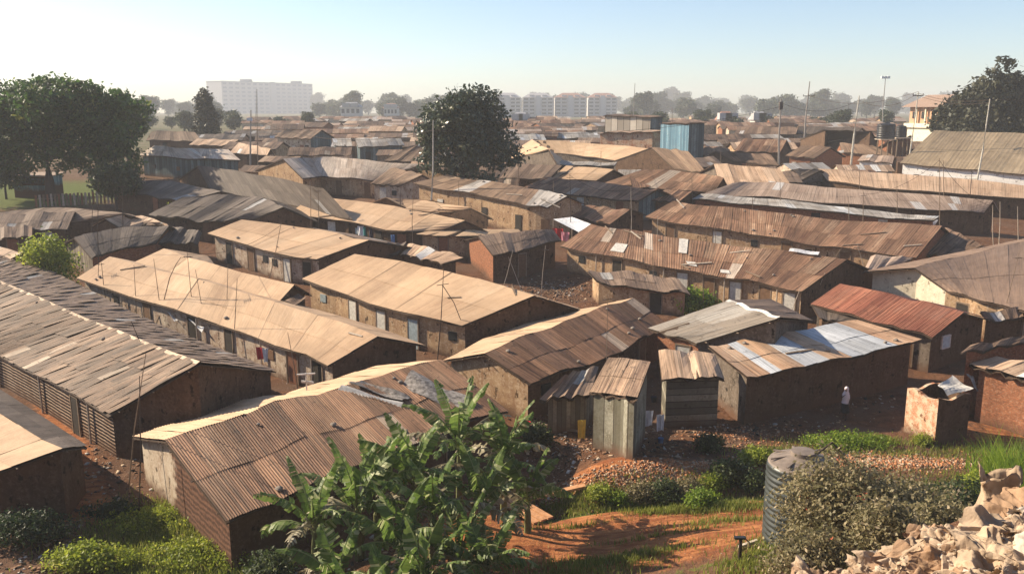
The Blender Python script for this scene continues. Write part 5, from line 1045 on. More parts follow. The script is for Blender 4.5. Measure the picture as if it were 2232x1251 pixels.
def drape_mesh(seed):
    """torn sack cloth thrown on the heap, crumpled, with ridges radiating from a lifted point"""
    r = np.random.RandomState(seed); n = 64; g_ = np.linspace(-1, 1, n); X_, Y_ = np.meshgrid(g_, g_); cx, cy = r.uniform(-.5, .5, 2); a = np.arctan2(Y_-cy, X_-cx); d = np.hypot(X_-cx, Y_-cy)
    z = .13*np.exp(-d*1.3); k = r.randint(6, 12); z += (1-2*np.abs(np.sin(a*k/2+r.rand()*6+.5*d)))*.03*np.clip(d*2, 0, 1)*np.exp(-d*.6)
    z += ridged(r, X_, Y_, X_*0, 14, 2.0, 14.0, .045)
    e = 1+.16*np.sin(a*3+r.rand()*6)+.09*np.sin(a*7)+.05*np.sin(a*17+r.rand()*6); sh_ = ridged(r, X_, Y_, X_*0, 5, 2.0, 6.0, .04)
    P = np.stack([X_*e*.5+sh_, Y_*e*.42-sh_, z-.10*np.maximum(np.abs(X_), np.abs(Y_))**2], -1)
    F_ = [(i*n+j, i*n+j+1, (i+1)*n+j+1, (i+1)*n+j) for i in range(n-1) for j in range(n-1)]
    me = bpy.data.meshes.new('sack_cloth'); me.from_pydata(P.reshape(-1, 3).tolist(), [], F_); me.update(); me.polygons.foreach_set('use_smooth', np.ones(len(F_), dtype=bool)); return me
def sack_mat(name, c):
    k = NT(name); p_ = k.node('ShaderNodeTexCoord').outputs['Object']; a_ = k.noise(p_, 5.0, 5, .65); b_ = k.noise(p_, 2.0, 3, .6)
    vo = k.node('ShaderNodeTexVoronoi', feature='DISTANCE_TO_EDGE'); k.link(k.scale(p_, (1, 1, .45)), vo.inputs['Vector']); vo.inputs['Scale'].default_value = 7.0
    k.bump(k.math('ADD', a_, k.math('MULTIPLY', vo.outputs[0], 1.2)), .7, .035)
    col = k.mix(k.ramp(b_, .35, .65), tuple(x*.62 for x in c), c); col = k.mix(k.ramp(a_, .58, .7), col, (c[0]*.45, c[1]*.36, c[2]*.28)); return k.done(col, .8, .2)
SKM = [sack_mat('sack_'+n, c) for n, c in (('cream', (.49, .365, .25)), ('tan', (.36, .23, .14)), ('white', (.58, .49, .39)), ('grey', (.44, .35, .26)), ('brown', (.20, .12, .075)))]
sm = []
for i in range(10):
    me = drape_mesh(300+i) if i in (1, 2, 5, 6, 8) else sack_mesh(200+i); me.materials.append(SKM[(0, 1, 0, 1, 2, 0, 0, 4, 1, 2)[i]]); sm.append(me)
r_ = random.Random(77); k_ = 0
def heap_edge(px): return float(np.interp(px, [1740, 1900, 2000, 2100, 2170, 2232, 2300], [1268, 1232, 1198, 1158, 1130, 1118, 1112]))
for i in range(1200):
    if k_ >= 285: break
    px = r_.uniform(1735, 2330); e = heap_edge(px); py = e+abs(r_.gauss(0, 1))*70+r_.uniform(0, 55)
    if py > 1345: continue
    p = at(px, py, r_.uniform(.02, .28)); me = sm[r_.randrange(10)]
    o = bpy.data.objects.new('sack', me); COL.objects.link(o); o.location = p; dr = me.name.startswith('sack_cloth'); s = r_.uniform(.6, 1.15)
    o.rotation_euler = (r_.uniform(-.1, .45), r_.uniform(-.25, .25), r_.uniform(0, 6.28)) if dr else (r_.uniform(.9, 1.9), r_.uniform(-.5, .5), r_.uniform(0, 6.28)); o.scale = (s*r_.uniform(.9, 1.3), s*r_.uniform(.65, .95), s); p.z += .1 if dr else -.06; o.location = p
    tag(o, 'crumpled torn sack lying in the heap of old sacks at the lower right', 'sack', 'old sacks heaped at the lower right'); k_ += 1
# the upright open sack on top of the heap
p = at(2168, 1135, .0); mb = MB(); r_ = random.Random(5); nu = 36; rings = []
for z, rr in ((0, .42), (.1, .40), (.25, .30), (.45, .24), (.62, .25), (.74, .30), (.80, .33), (.74, .28), (.5, .22)):
    rings.append([mb.vert((rr*(1+.07*math.sin(a*7+z*3)+.04*math.sin(a*13))*math.cos(a)*1.0, rr*(1+.07*math.sin(a*7+z*3))*math.sin(a)*.7, z+.10*math.sin(a*3)*(z > .6)+.06*math.sin(a*5+1)*(z > .6))) for a in [2*math.pi*j/nu for j in range(nu)]])
for a, b in zip(rings, rings[1:]):
    for j in range(nu): mb.face((a[j], a[(j+1) % nu], b[(j+1) % nu], b[j]))
o = mb.build('open_sack', SKM[0], None, smooth=True, loc=p); tag(o, 'upright cream sack with flared open mouth standing on top of the heap', 'sack')
p = at(1838, 1205, .15); mb = MB(); mb.tube([(.24*math.cos(t), .05*math.sin(2*t), .24*math.sin(t)) for t in [2*math.pi*i/24 for i in range(24)]], .07, 10); o = mb.build('rubber_hose', BLACKP, None, smooth=True, loc=p); o.rotation_euler = (.5, .3, .6); tag(o, 'black coiled rubber hose lying at the left end of the sack heap', 'hose')
heap = rubble([(px_, heap_edge(px_)+25+40*j, .8, .35, 420) for px_ in range(1760, 2280, 70) for j in range(3)], 'heap_litter', 'small torn scraps of paper and plastic between the heaped sacks', [SKM[0], SKM[1], SKM[2], SKM[3], SKM[4], LIT[4]], 8, 'litter', .02, .10, .5)
# ------------------------------------------------------------------ poles and aerials
def extend_down(a, b):
    """a lower point, b upper point: carry the pole down to the ground"""
    d = (b-a).normalized(); p = a.copy()
    for _ in range(400):
        if p.z < g(p.x, p.y)-.1: break
        p = p-d*.1
    return p
def mast(pt, pb, h, label, rad=.035, mat=None, cross=0, name='aerial_pole', cat='pole', mid=None, grp='thin aerial poles between the roofs', Yd=None):
    b = at(*pb, h) if Yd is None else atY(*pb, Yd); t = atY(*pt, b.y); lo_ = extend_down(b, t); root = empty(name, lo_, label, cat, grp)
    mb = MB(lo_); m = (lo_+t)/2+Vector((random.uniform(-.06, .06)*(t-lo_).length*.3, 0, 0)) if mid is None else atY(*mid, b.y)
    pts = [lo_, lo_.lerp(m, .5) if mid is None else lo_.lerp(b, .8), m, m.lerp(t, .5)+(Vector((0, 0, 0)) if mid is None else (m-(lo_+t)/2)*.15), t]
    mb.tube(pts, [rad*1.25, rad*1.1, rad, rad*.8, rad*.6], 6); mb.build('pole', mat or WOODP, root)
    if cross:
        mb = MB(lo_); z0 = t-Vector((0, 0, .3)); mb.tube([z0-Vector((.45*cross, .1, 0)), z0+Vector((.45*cross, .1, 0))], .018, 5)
        for k in (-.4, -.15, .15, .4): mb.tube([z0+Vector((k*cross, .1*k, -.0))-Vector((0, .25, 0)), z0+Vector((k*cross, .1*k, 0))+Vector((0, .25, 0))], .012, 4)
        mb.build('antenna', DARKW, root)
    return t, root
AER = [
 ((215,567),(213,622),1.6,'dark aerial stick at the left corner of the very long tan roof'),((221,573),(229,631),1.8,'second dark stick leaning at the left corner of the very long tan roof'),
 ((292,577),(296,647),2.0,'thin aerial pole standing before the left third of the very long tan roof'),((335,564),(347,662),2.0,'leaning stick on the very long tan roof, left of the crossed pair'),
 ((408,550),(422,663),2.0,'tall thin stick right of the curved pole over the very long tan roof'),((426,588),(441,676),2.0,'leaning stick ending above the white plastic strip'),
 ((497,577),(496,660),2.4,'very thin pole over the middle of the very long tan roof'),((517,607),(511,718),2.0,'straight dark pole before the right half of the very long tan roof'),
 ((266,400),(267,503),1.8,'tall thin pole rising behind the dark curved roof'),((202,435),(201,525),2.2,'thin pole at the left end of the dark curved roof'),((215,395),(216,562),2.0,'tallest thin pole in front of the left end of the dark curved roof'),
 ((677,395),(678,520),2.2,'thin pole in front of the left slope of the laundry house'),((693,410),(694,470),2.4,'short thin pole at the left gable of the laundry house'),((872,395),(872,455),2.2,'thin pole in front of the dark doorway below the brown hip roof'),
 ((902,390),(901,525),2.0,'tall thin pole crossing the right part of the laundry house'),((613,486),(600,547),2.4,'thin leaning stick on the white plaster house'),
 ((1242,380),(1242,497),2.0,'thin dark pole rising through the white canopy'),((1375,409),(1375,499),1.8,'pale straight pole beside the small rusty shed'),((1434,471),(1434,516),1.8,'pale short pole at the left end of the rounded rusty roof'),
 ((1508,385),(1508,430),2.2,'thin pole at the left tip of the pinkish grey roof'),((1541,487),(1541,532),2.0,'short pole before the wall of the rounded rusty roof'),((1558,483),(1558,535),2.0,'short pole right of the first one before the rounded rusty roof wall'),
 ((1531,575),(1532,640),1.6,'pole standing before the doorways of the striped rusty house'),((1423,560),(1423,600),1.8,'short pole at the left doorways of the striped rusty house'),
 ((1189,536),(1181,632),.6,'pale bent pole standing in the yard right of the small brick house'),((1118,545),(1100,612),1.0,'pale leaning prop against the small brick house, left of the pair'),((1108,560),(1130,618),1.0,'pale leaning prop crossing the other one at the small brick house'),
 ((1874,365),(1874,412),2.2,'thin aerial at the left end of the orange tan long roof'),((1882,420),(1882,488),2.2,'thin pole crossing the pinkish grey roof near its middle'),((1850,430),(1850,470),2.2,'short thin pole left of the middle of the pinkish grey roof'),
 ((2048,345),(2048,490),2.2,'tall thin pole crossing two long roofs below the hall'),((2056,350),(2056,430),2.2,'thin pole close beside the tall one below the hall'),((2118,378),(2115,432),2.2,'thin dark pole below the right part of the hall'),
 ((2164,447),(2166,530),1.0,'pale pole in the gap right of the pinkish grey roof'),((2218,450),(2219,492),1.6,'short pale pole at the right edge above the wide grey brown roof'),((2180,440),(2178,500),1.6,'thin pale pole left of the short one at the right edge'),
 ((2221,552),(2191,667),2.4,'long leaning stick before the eave of the wide grey brown roof'),((1798,595),(1773,656),1.0,'leaning pale pole above the left end of the red roof'),((1745,627),(1726,680),.8,'leaning pale pole beside the pink flowering bush'),
 ((1838,535),(1822,560),1.6,'short leaning pole at the right end of the striped rusty roof'),((1868,532),(1877,562),1.6,'short pale pole leaning right above the striped rusty roof end'),
 ((304,819),(303,1110),.2,'tall very thin dark pole before the plastered gable of the front house'),((318,770),(283,1050),.6,'thin leaning pole crossing the other before the plastered gable'),((286,700),(340,838),2.4,'long thin leaning stick over the dark weathered roof at left'),
 ((1325,640),(1325,780),2.4,'thin pole standing on the right part of the rusty brown roof behind the bananas'),((627,724),(636,775),2.2,'short stick with knob before the right end of the very long tan roof'),
 ((775,300),(777,362),2.4,'thin pole in front of the greenish silver roof'),((1206,395),(1206,452),2.4,'thin pole right of the tall ochre wall'),((1130,345),(1131,395),2.4,'thin pole right of the foot of the round tree'),
 ((1310,330),(1309,372),2.2,'thin pole over the short tan roof'),((1571,330),(1571,372),2.2,'thin pole over the shaded roofs left of the power pole'),((1465,235),(1466,262),6.0,'short thin aerial on top of the blue tin shack'),
 ((1640,430),(1641,470),2.2,'thin short pole over the left part of the rounded rusty roof'),((1700,390),(1700,440),2.2,'thin pole over the left part of the pinkish grey roof'),((1955,395),(1955,460),2.2,'thin pole over the right part of the pinkish grey roof'),
 ((560,195),(562,345),2.4,'tall thin pole right of the lamp pole before the slab building'),((250,560),(243,470),1.5,'x'),((1000,395),(1000,430),2.6,'thin pole above the tall ochre wall'),
]
for i, (t, b, h, lab) in enumerate(AER):
    if lab == 'x': continue
    Yb = at(*b, h).y; mast(t, b, h, lab, rad=max(.022, min(.05, Yb*.00042)), mat=WOODL if 'pale' in lab else (DARKW if 'dark' in lab else WOODP), cross=.6 if i % 4 == 0 else 0)
mast((395,560),(357,662),2.0,'long pole bowed to the right over the very long tan roof', .03, WOODP, 0, mid=(370,605))
t, root = mast((967,588),(958,718),2.0,'aerial mast with two splayed legs standing before the broad tan roof', .03, DARKW, 0)
b = at(1007, 704, 2.2); k0 = atY(965, 622, t.y); lo_ = extend_down(b, k0)
mb = MB(root.location); mb.tube([lo_, b, k0.lerp(b, .5)+Vector((.08, 0, .12)), k0], .024, 5); mb.build('leg', DARKW, root)
mb = MB(root.location); mb.tube([k0+Vector((-.35, 0, 0)), k0+Vector((.35, 0, .1))], .02, 5); mb.tube([k0+Vector((0, -.3, .02)), k0+Vector((0, .3, .05))], .02, 5); mb.build('antenna', DARKW, root)
# power poles
pw = 'power poles among the roofs'
CONC = flat('grey_pole', (.30, .27, .24)); PALEP = flat('pale_pole', (.50, .47, .40)); DKP = flat('dark_pole', (.10, .08, .07))
def crossarm(root, p, w_, mat=DKP, name='crossarm'):
    mb = MB(root.location); mb.box(p, (w_, .1, 0), (0, .06, 0), (0, 0, .06))
    for k in (-.9, 0, .9): mb.tube([p+Vector((k*w_, 0, .06)), p+Vector((k*w_, 0, .28))], .05, 5)
    mb.build(name, mat, root)
t1, ra = mast((1703,216),(1699,347),2.4,'thick grey power pole with a top box, left of the orange brick house', .13, CONC, grp=pw, name='power_pole', cat='power pole')
mb = MB(ra.location); mb.box(t1-Vector((0, 0, .9)), (.22, 0, 0), (0, .2, 0), (0, 0, .5)); mb.build('transformer_box', DKP, ra)
t2, ra = mast((1765,178),(1757,272),0,'tall grey power pole with short crossarm on the skyline', .13, CONC, grp=pw, name='power_pole', cat='power pole', Yd=150); crossarm(ra, t2-Vector((0, 0, 2.4)), 1.0); 
t3, ra = mast((1873,209),(1861,310),0,'pale leaning power pole in front of the teal grey roof', .13, PALEP, grp=pw, name='power_pole', cat='power pole', Yd=124)
t4, ra = mast((2002,200),(1990,285),0,'thin power pole in front of the cream two storey house', .09, PALEP, grp=pw, name='power_pole', cat='power pole', Yd=112); crossarm(ra, t4-Vector((0, 0, .5)), .7)
t5, ra = mast((2158,216),(2150,265),0,'pale pole in front of the conifers at upper right', .09, PALEP, grp=pw, name='power_pole', cat='power pole', Yd=98)
t6, ra = mast((944,262),(940,402),0,'pale pole standing before the left side of the round tree', .10, PALEP, grp=pw, name='power_pole', cat='power pole', Yd=89)
t7, ra = mast((547,240),(546,356),0,'grey lamp pole with a white lamp box before the long slab building', .11, CONC, grp=pw, name='lamp_pole', cat='lamp pole', Yd=115)
mb = MB(ra.location); mb.box(t7-Vector((.25, 0, 1.2)), (.32, 0, 0), (0, .2, 0), (0, 0, .2)); mb.build('lamp', TARP, ra)
t8, ra = mast((1384,182),(1383,250),0,'tall slim mast behind the two storey tin panel shack', .10, CONC, grp=pw, name='mast', cat='mast', Yd=200)
t9, ra = mast((1930,172),(1925,262),0,'tall stadium style lamp mast with white lamp head on the skyline', .14, CONC, grp=pw, name='lamp_mast', cat='lamp mast', Yd=230)
mb = MB(ra.location); 
for k in (-1, 0, 1): mb.box(t9+Vector((k*.8, 0, .3)), (.32, 0, 0), (0, .25, 0), (0, 0, .3))
mb.build('lamp_head', TARP, ra)
for (px, pt_, pb_, Y_, lab) in [(558, 195, 260, 260, 'thin dark pole against the long slab building'), (1377, 222, 262, 250, 'thin far pole right of the tall slim mast'), (1850, 225, 262, 240, 'thin far pole left of the pale leaning pole')]:
    mast((px, pt_), (px-1, pb_), 0, lab, .07, DKP, grp=pw, name='distant_pole', cat='pole', Yd=Y_)
def wire(a, b, sag, label, rad=.022):
    mb = MB(a); mb.tube([a.lerp(b, i/16)-Vector((0, 0, sag*4*(i/16)*(1-i/16))) for i in range(17)], rad, 4); tag(mb.build('power_line', DARKW, None, loc=a), label, 'wire')
for k, dz in enumerate((-.2, -.5)):
    wire(t4+Vector((0, 0, dz)), t5+Vector((0, 0, dz+.1)), .5, ('upper' if k == 0 else 'lower')+' wire between the cream house pole and the pole before the conifers')
wire(t5, t5+Vector((14, -4, .6)), .5, 'wire running right from the pole before the conifers')
wire(t2+Vector((0, 0, -2.3)), t4, 1.4, 'wire from the skyline crossarm pole to the cream house pole')
wire(t6+Vector((0, 0, -1)), t1+Vector((0, 0, -1)), 1.6, 'long sagging wire from the pole by the round tree to the thick grey pole')
wire(t3+Vector((0, 0, -.6)), t4+Vector((0, 0, -.2)), 1.2, 'wire from the pale leaning power pole to the cream house pole')
wire(t1+Vector((0, 0, -.5)), t3+Vector((0, 0, -.6)), 1.3, 'wire from the thick grey power pole to the pale leaning one')
wire(t7+Vector((0, 0, -1)), t6+Vector((0, 0, -1)), 1.8, 'long wire from the lamp pole to the pale pole at the round tree')
for i_, (a_, b_) in enumerate([((1242,382,2.0,1242,497),(1375,411,1.8,1375,499)), ((1375,411,1.8,1375,499),(1508,388,2.2,1508,430)), ((1882,424,2.2,1882,488),(2048,350,2.2,2048,490)), ((2048,350,2.2,2048,490),(2164,450,1.0,2166,530)), ((902,394,2.0,901,525),(1118,548,1.0,1100,612)), ((408,554,2.0,422,663),(613,490,2.4,600,547))]):
    pp = [atY(q[0], q[1], at(q[3], q[4], q[2]).y) for q in (a_, b_)]
    wire(pp[0], pp[1], .7, ('thin wire from the white canopy pole to the pale pole by the rusty shed', 'thin wire from the pale pole by the rusty shed to the pinkish roof tip', 'thin wire over the right half of the pinkish grey roof', 'thin wire from the tall thin pole below the hall to the right gap', 'thin wire from the laundry house pole to the small brick house', 'thin wire from the very long tan roof to the white plaster house')[i_], .014)
# ------------------------------------------------------------------ background buildings
SLABW = flat('pale_concrete', (.50, .48, .46), .9); SLABD = flat('haze_greyed_window', (.24, .25, .27), .5); SLABR = flat('grey_parapet', (.40, .39, .39)); PINKR = flat('reddish_tile', (.36, .20, .15))  # slab panes greyed: distance haze is partly put into their colour
WIN2 = flat('dark_recessed_window', (.07, .075, .08), .5)
def block(label, a, b, zt, zb, depth, floors, bays, roofm, name='apartment_block', pitched=False, group=None, wfrac=.5, shaft=False):
    d = Vector((b.x-a.x, b.y-a.y, 0)); L = d.length; d.normalize(); n_ = Vector((-d.y, d.x, 0)); c = (a+b)/2; c.z = zb; root = empty(name, c, label, 'building', group)
    H = zt-zb; mb = MB(c); cc = Vector((c.x, c.y, zb+H/2))+n_*depth/2; mb.box(cc, d*L/2, n_*depth/2, Vector((0, 0, H/2))); mb.build('wall', SLABW, root)
    fh = H/floors; bw = L/bays
    for f in range(floors):
        for k in range(bays):
            if shaft and k == bays//2: continue
            p = a+d*bw*(k+.5); mb = MB(c); mb.box(Vector((p.x, p.y, zb+fh*(f+.55)))-n_*.04, d*bw*wfrac/2*1.2, n_*.06, Vector((0, 0, fh*.24))); mb.build('window', WIN2 if pitched else SLABD, root)
    for f in range(1, floors):
        mb = MB(c); mb.box(Vector((c.x, c.y, zb+fh*f))-n_*.15, d*L/2*.98, n_*.17, Vector((0, 0, .16))); mb.build('floor_band', SLABR, root)
    if shaft:
        p = a+d*bw*(bays//2+.5); mb = MB(c); mb.box(Vector((p.x, p.y, zb+H/2+.6))-n_*.5, d*bw*.42, n_*.55, Vector((0, 0, H/2+.8))); mb.build('stair_tower', SLABW, root)
    mb = MB(c)
    if pitched:
        A = a-d*.5-n_*.5; B = b+d*.5-n_*.5; C_ = B+n_*(depth+1); D = A+n_*(depth+1); R0, R1 = A.lerp(D, .5)+d*L*.28, B.lerp(C_, .5)-d*L*.28
        P = [Vector((q.x, q.y, zt)) for q in (A, B, C_, D)]; R0 = Vector((R0.x, R0.y, zt+(3.4 if L > 15 else 2.2))); R1 = Vector((R1.x, R1.y, zt+(3.4 if L > 15 else 2.2)))
        for q in ([P[0], P[1], R1, R0], [P[2], P[3], R0, R1], [P[1], P[2], R1], [P[3], P[0], R0], P[::-1]): mb.poly(q)
        ro = mb.build('roof', roofm, root)
        for t in (.3, .7):
            m = MB(c); q = P[0].lerp(P[1], t); m.box(q+n_*depth*.2+Vector((0, 0, .9)), d*1.6, n_*1.4, Vector((0, 0, .9))); m.build('dormer', SLABR, ro)
    else:
        mb.box(Vector((c.x, c.y, zt+.35))+n_*depth/2, d*(L/2+.3), n_*(depth/2+.3), Vector((0, 0, .35))); mb.build('roof', roofm, root)
    return root
a, b = atY(482, 178, 1180), atY(681, 190, 1320)
sl_ = block('long white many windowed slab building on the left horizon', a, b, a.z, 9, 30, 8, 16, SLABR, name='slab_building', shaft=True)
for k_ in (.22, .78):
    q = a.lerp(b, k_); mb = MB(sl_.location); mb.box(Vector((q.x, q.y+14, a.z+2.4)), (7, 0, 0), (0, 5, 0), (0, 0, 1.7)); mb.build('roof_house', SLABR, sl_)
for i, (x0, x1, lab) in enumerate([(1078, 1135, 'leftmost apartment block, half hidden by the round tree'), (1140, 1206, 'second apartment block from the left on the horizon'), (1210, 1277, 'third apartment block from the left on the horizon'), (1283, 1345, 'rightmost of the four apartment blocks on the horizon')]):
    a, b = atY(x0, 213, 640+8*i), atY(x1, 214, 640+8*i); block(lab, a, b, a.z, 8.5, 15, 6, 5, PINKR if i in (2, 3) else SLABR, pitched=True, group='apartment blocks on the horizon', shaft=True, wfrac=.6)
for k, (x0, x1, yt, Y_, lab) in enumerate([(742, 785, 234, 400, 'low pale house among hazy trees right of the slab building'), (836, 866, 236, 420, 'small pale house left of the round tree in the haze'), (1120, 1150, 262, 260, 'pale low building below the apartment blocks'), (1575, 1600, 262, 230, 'white low house at the far edge of the roofs'), (1650, 1672, 262, 230, 'tiny white house at the far edge of the roofs left of the crossarm pole')]):
    a, b = atY(x0, yt, Y_), atY(x1, yt, Y_); block(lab, a, b, a.z, g(a.x, a.y)-1, 7, 2, 4, PINKR if k % 2 else SLABR, name='distant_house', pitched=True)
# cream two storey house
a, b = atY(1982, 234, 150), atY(2056, 234, 143); c = (a+b)/2; d = Vector((b.x-a.x, b.y-a.y, 0)); L = d.length; d.normalize(); n_ = Vector((-d.y, d.x, 0)); zb = g(c.x, c.y)-.3; zt = a.z; c.z = zb
rt = empty('two_storey_house', c, 'cream and orange two storey house with brown hipped roof at upper right', 'house')
OR = flat('orange_wall', (.55, .33, .20)); CRM = flat('cream_wall', (.72, .66, .50)); zm = zt-3.0
mb = MB(c); mb.box(Vector((c.x, c.y, (zb+zm)/2))+n_*2.8, d*L/2, n_*2.8, Vector((0, 0, (zm-zb)/2))); mb.build('lower_wall', CRM, rt)
mb = MB(c); mb.box(Vector((c.x, c.y, (zm+zt)/2))+n_*2.8, d*(L/2-.15), n_*2.7, Vector((0, 0, (zt-zm)/2))); mb.build('upper_wall', OR, rt)
mb = MB(c); mb.box(Vector((c.x, c.y, zm))+n_*2.5, d*(L/2+.5), n_*2.9, Vector((0, 0, .35))); mb.build('balcony', CRM, rt)
for k in (.18, .45, .75):
    mb = MB(c); q = a+d*L*k; mb.box(Vector((q.x, q.y, zm+1.7))+n_*.06, d*.45, n_*.08, Vector((0, 0, .55))); mb.build('window', WINDARK, rt)
    mb = MB(c); q = a+d*L*(k+.1); mb.box(Vector((q.x, q.y, (zm+zt)/2))-n_*.25, d*.12, n_*.12, Vector((0, 0, (zt-zm)/2))); mb.build('pillar', CRM, rt)
mb = MB(c); P = [Vector((q.x, q.y, zt)) for q in (a-d*.9-n_*.9, b+d*.9-n_*.9, b+d*.9+n_*6.4, a-d*.9+n_*6.4)]; R0 = (P[0]+P[3])/2+d*1.9+Vector((0, 0, 2.0)); R1 = (P[1]+P[2])/2-d*1.7+Vector((0, 0, 2.0))
for q in ([P[0], P[1], R1, R0], [P[2], P[3], R0, R1], [P[1], P[2], R1], [P[3], P[0], R0], P[::-1]): mb.poly(q)
mb.build('roof', flat('brown_tile', (.30, .21, .16)), rt)
# raised black tanks
for i, (x0, x1, yt, yb, Y_, lab) in enumerate([(1914, 1952, 268, 303, 122, 'larger black plastic water tank raised above the roofs at right'), (1955, 1976, 273, 300, 125, 'smaller black water tank right of the larger raised one')]):
    a, b = atY(x0, yt, Y_), atY(x1, yt, Y_); lo_ = atY(x0, yb, Y_); q = (a+b)/2; q.z = lo_.z
    tank(q, (b-a).length/2, (a.z-lo_.z)*.93, lab, BLACKP, BLACKP, 6)
    st = empty('tank_stand', Vector((q.x, q.y, g(q.x, q.y))), 'timber stand carrying the '+('larger' if i == 0 else 'smaller')+' raised black tank', 'stand'); zz = q.z-g(q.x, q.y)
    for sx in (-1, 1):
        for sy in (-1, 1):
            mb = MB(); mb.tube([(sx*.8, sy*.8, -.2), (sx*.7, sy*.7, zz-.1)], .09, 6); mb.build('leg', WOODP, st)
    mb = MB(); mb.box((0, 0, zz-.06), (1.1, 0, 0), (0, 1.1, 0), (0, 0, .055)); mb.build('platform', WOODL, st)
# far roofs, copies of a few huts
ph = []
for k in range(7):
    rm, wm_ = ((R_TAN2, W_OCHRE), (R_RUST, W_PALE), (R_BROWN, W_MUD), (R_PINK, W_OCHRE), (R_OLD, W_BRICK), (R_SILVER, W_MUD), (R_RUST, W_OCHRE))[k]
    L, hw, e, rd = ((6, 2.6, 2.2, 2.9), (8, 2.7, 2.3, 3.0), (11, 2.8, 2.1, 2.8), (7, 2.5, 2.2, 2.9), (6, 2.6, 2.2, 3.0), (8, 2.6, 2.2, 2.8), (13, 2.8, 2.2, 2.9))[k]
    root = empty('distant_hut', (0, 0, 0), 'small tin roofed hut in the dense far part of the settlement', 'hut', 'far huts packed before the tree line')
    mb = MB(); A = [Vector((-L/2, -hw, e)), Vector((L/2, -hw, e))]; R = [Vector((-L/2, 0, rd)), Vector((L/2, 0, rd))]; Fr = [Vector((-L/2, hw, e)), Vector((L/2, hw, e))]
    random.seed(k+900)
    for q in (A, Fr): add_sheets(mb, q, R, 1.1, 1, .5, 0, lambda i, r, n: (RND(), RND(), RND()))
    mb.build('roof', [rm, DECK], root)
    mb = MB(); i_ = .25; z_ = e+(rd-e)*.13-.05
    P = [Vector((x, y, -.5)) for x, y in ((-L/2+i_, -hw+.3), (L/2-i_, -hw+.3), (L/2-i_, hw-.3), (-L/2+i_, hw-.3))]; T2 = [Vector((q.x, q.y, z_)) for q in P]
    uvf = lambda P_: [(q.x+q.y, q.z, 0) for q in P_]
    for q in ([P[0], P[1], T2[1], T2[0]], [P[1], P[2], T2[2], Vector((L/2-i_, 0, rd-.07)), T2[1]], [P[2], P[3], T2[3], T2[2]], [P[3], P[0], T2[0], Vector((-L/2+i_, 0, rd-.07)), T2[3]]): mb.poly(q, uvf(q))
    mb.build('wall', wm_, root)
    mb = MB(); mb.box((L*.15, -hw+.28, .9), (.4, 0, 0), (0, .03, 0), (0, 0, .9)); mb.build('door', DOORS[k % 6], root); ph.append(root)
r_ = random.Random(31); spots = []
y = 160.0
while y < 345 and len(spots) < 250:
    x = -.30*y+(-8 if y > 200 else 0)
    while x < .47*y:
        x += r_.uniform(7, 11)*(1+.5*(y > 230))
        pxx = x/y*1900+1116
        if r_.random() < (.10 if pxx < 930 else .35) or pxx > 1960 or (pxx < 560 and y > 215): continue
        if 1290 < pxx < 1540 and y < 205: continue
        spots.append((x+r_.uniform(-1, 1), y+r_.uniform(-2, 2), r_.gauss(0, .12)+(.7 if r_.random() < .12 else 0)))
    y += 9+.02*(y-160)*1.0
spots = spots[:250]
# two nearer rows that fill gaps between the measured roofs
for i, (x, y, rz) in enumerate(spots):
    o = ph[i] if i < 7 else copy_tree(ph[r_.randrange(7)]); o.location = (x, y, g(x, y)+r_.uniform(-.1, .3)); o.rotation_euler.z = rz; s = r_.uniform(.85, 1.1); o.scale = (s, s, s*r_.uniform(.9, 1.15))
# fence and blue kiosk under the left tree
rt = empty('stick_fence', ground_pt(170, 95), 'reddish paling fence under the huge left tree', 'fence')
for i in range(26):
    x, y_ = rt.location.x-4.5+i*.36, rt.location.y+.12*i; mb = MB(rt.location); z = g(x, y_); mb.box((x, y_, z+.65), (.11, 0, 0), (0, .02, 0), (0, 0, .65+.12*random.random())); mb.build('pale', (DOORS[4], WOODL, WOODP)[i % 3], rt)
mb = MB(rt.location); mb.box((rt.location.x, rt.location.y+1.56+.1, rt.location.z+.9), (4.6, 1.55, 0), (0, .03, 0), (0, 0, .04)); mb.build('rail', WOODP, rt)
q = ground_pt(75, 101); rt = empty('kiosk', q, 'blue painted kiosk with pale roof and open window beyond the grass at left', 'kiosk')
mb = MB(); 
for (cx, cz, sx, sz) in ((0, .7, 2.2, .7), (0, 2.35, 2.2, .15), (-2.05, 1.8, .15, .45), (2.05, 1.8, .15, .45), (0, 1.8, .1, .45)): mb.box((cx, 0, cz), (sx, 0, 0), (0, .06, 0), (0, 0, sz))
mb.box((-2.15, 1.2, 1.25), (.05, 0, 0), (0, 1.15, 0), (0, 0, 1.25)); mb.box((2.15, 1.2, 1.25), (.05, 0, 0), (0, 1.15, 0), (0, 0, 1.25)); mb.box((0, 2.4, 1.25), (2.2, 0, 0), (0, .05, 0), (0, 0, 1.25))
mb.build('wall', W_BLUE, rt); mb = MB(); mb.box((0, 1.1, 2.62), (2.6, 0, 0), (0, 1.6, .1), (0, 0, .06)); mb.build('roof', R_PINK, rt)
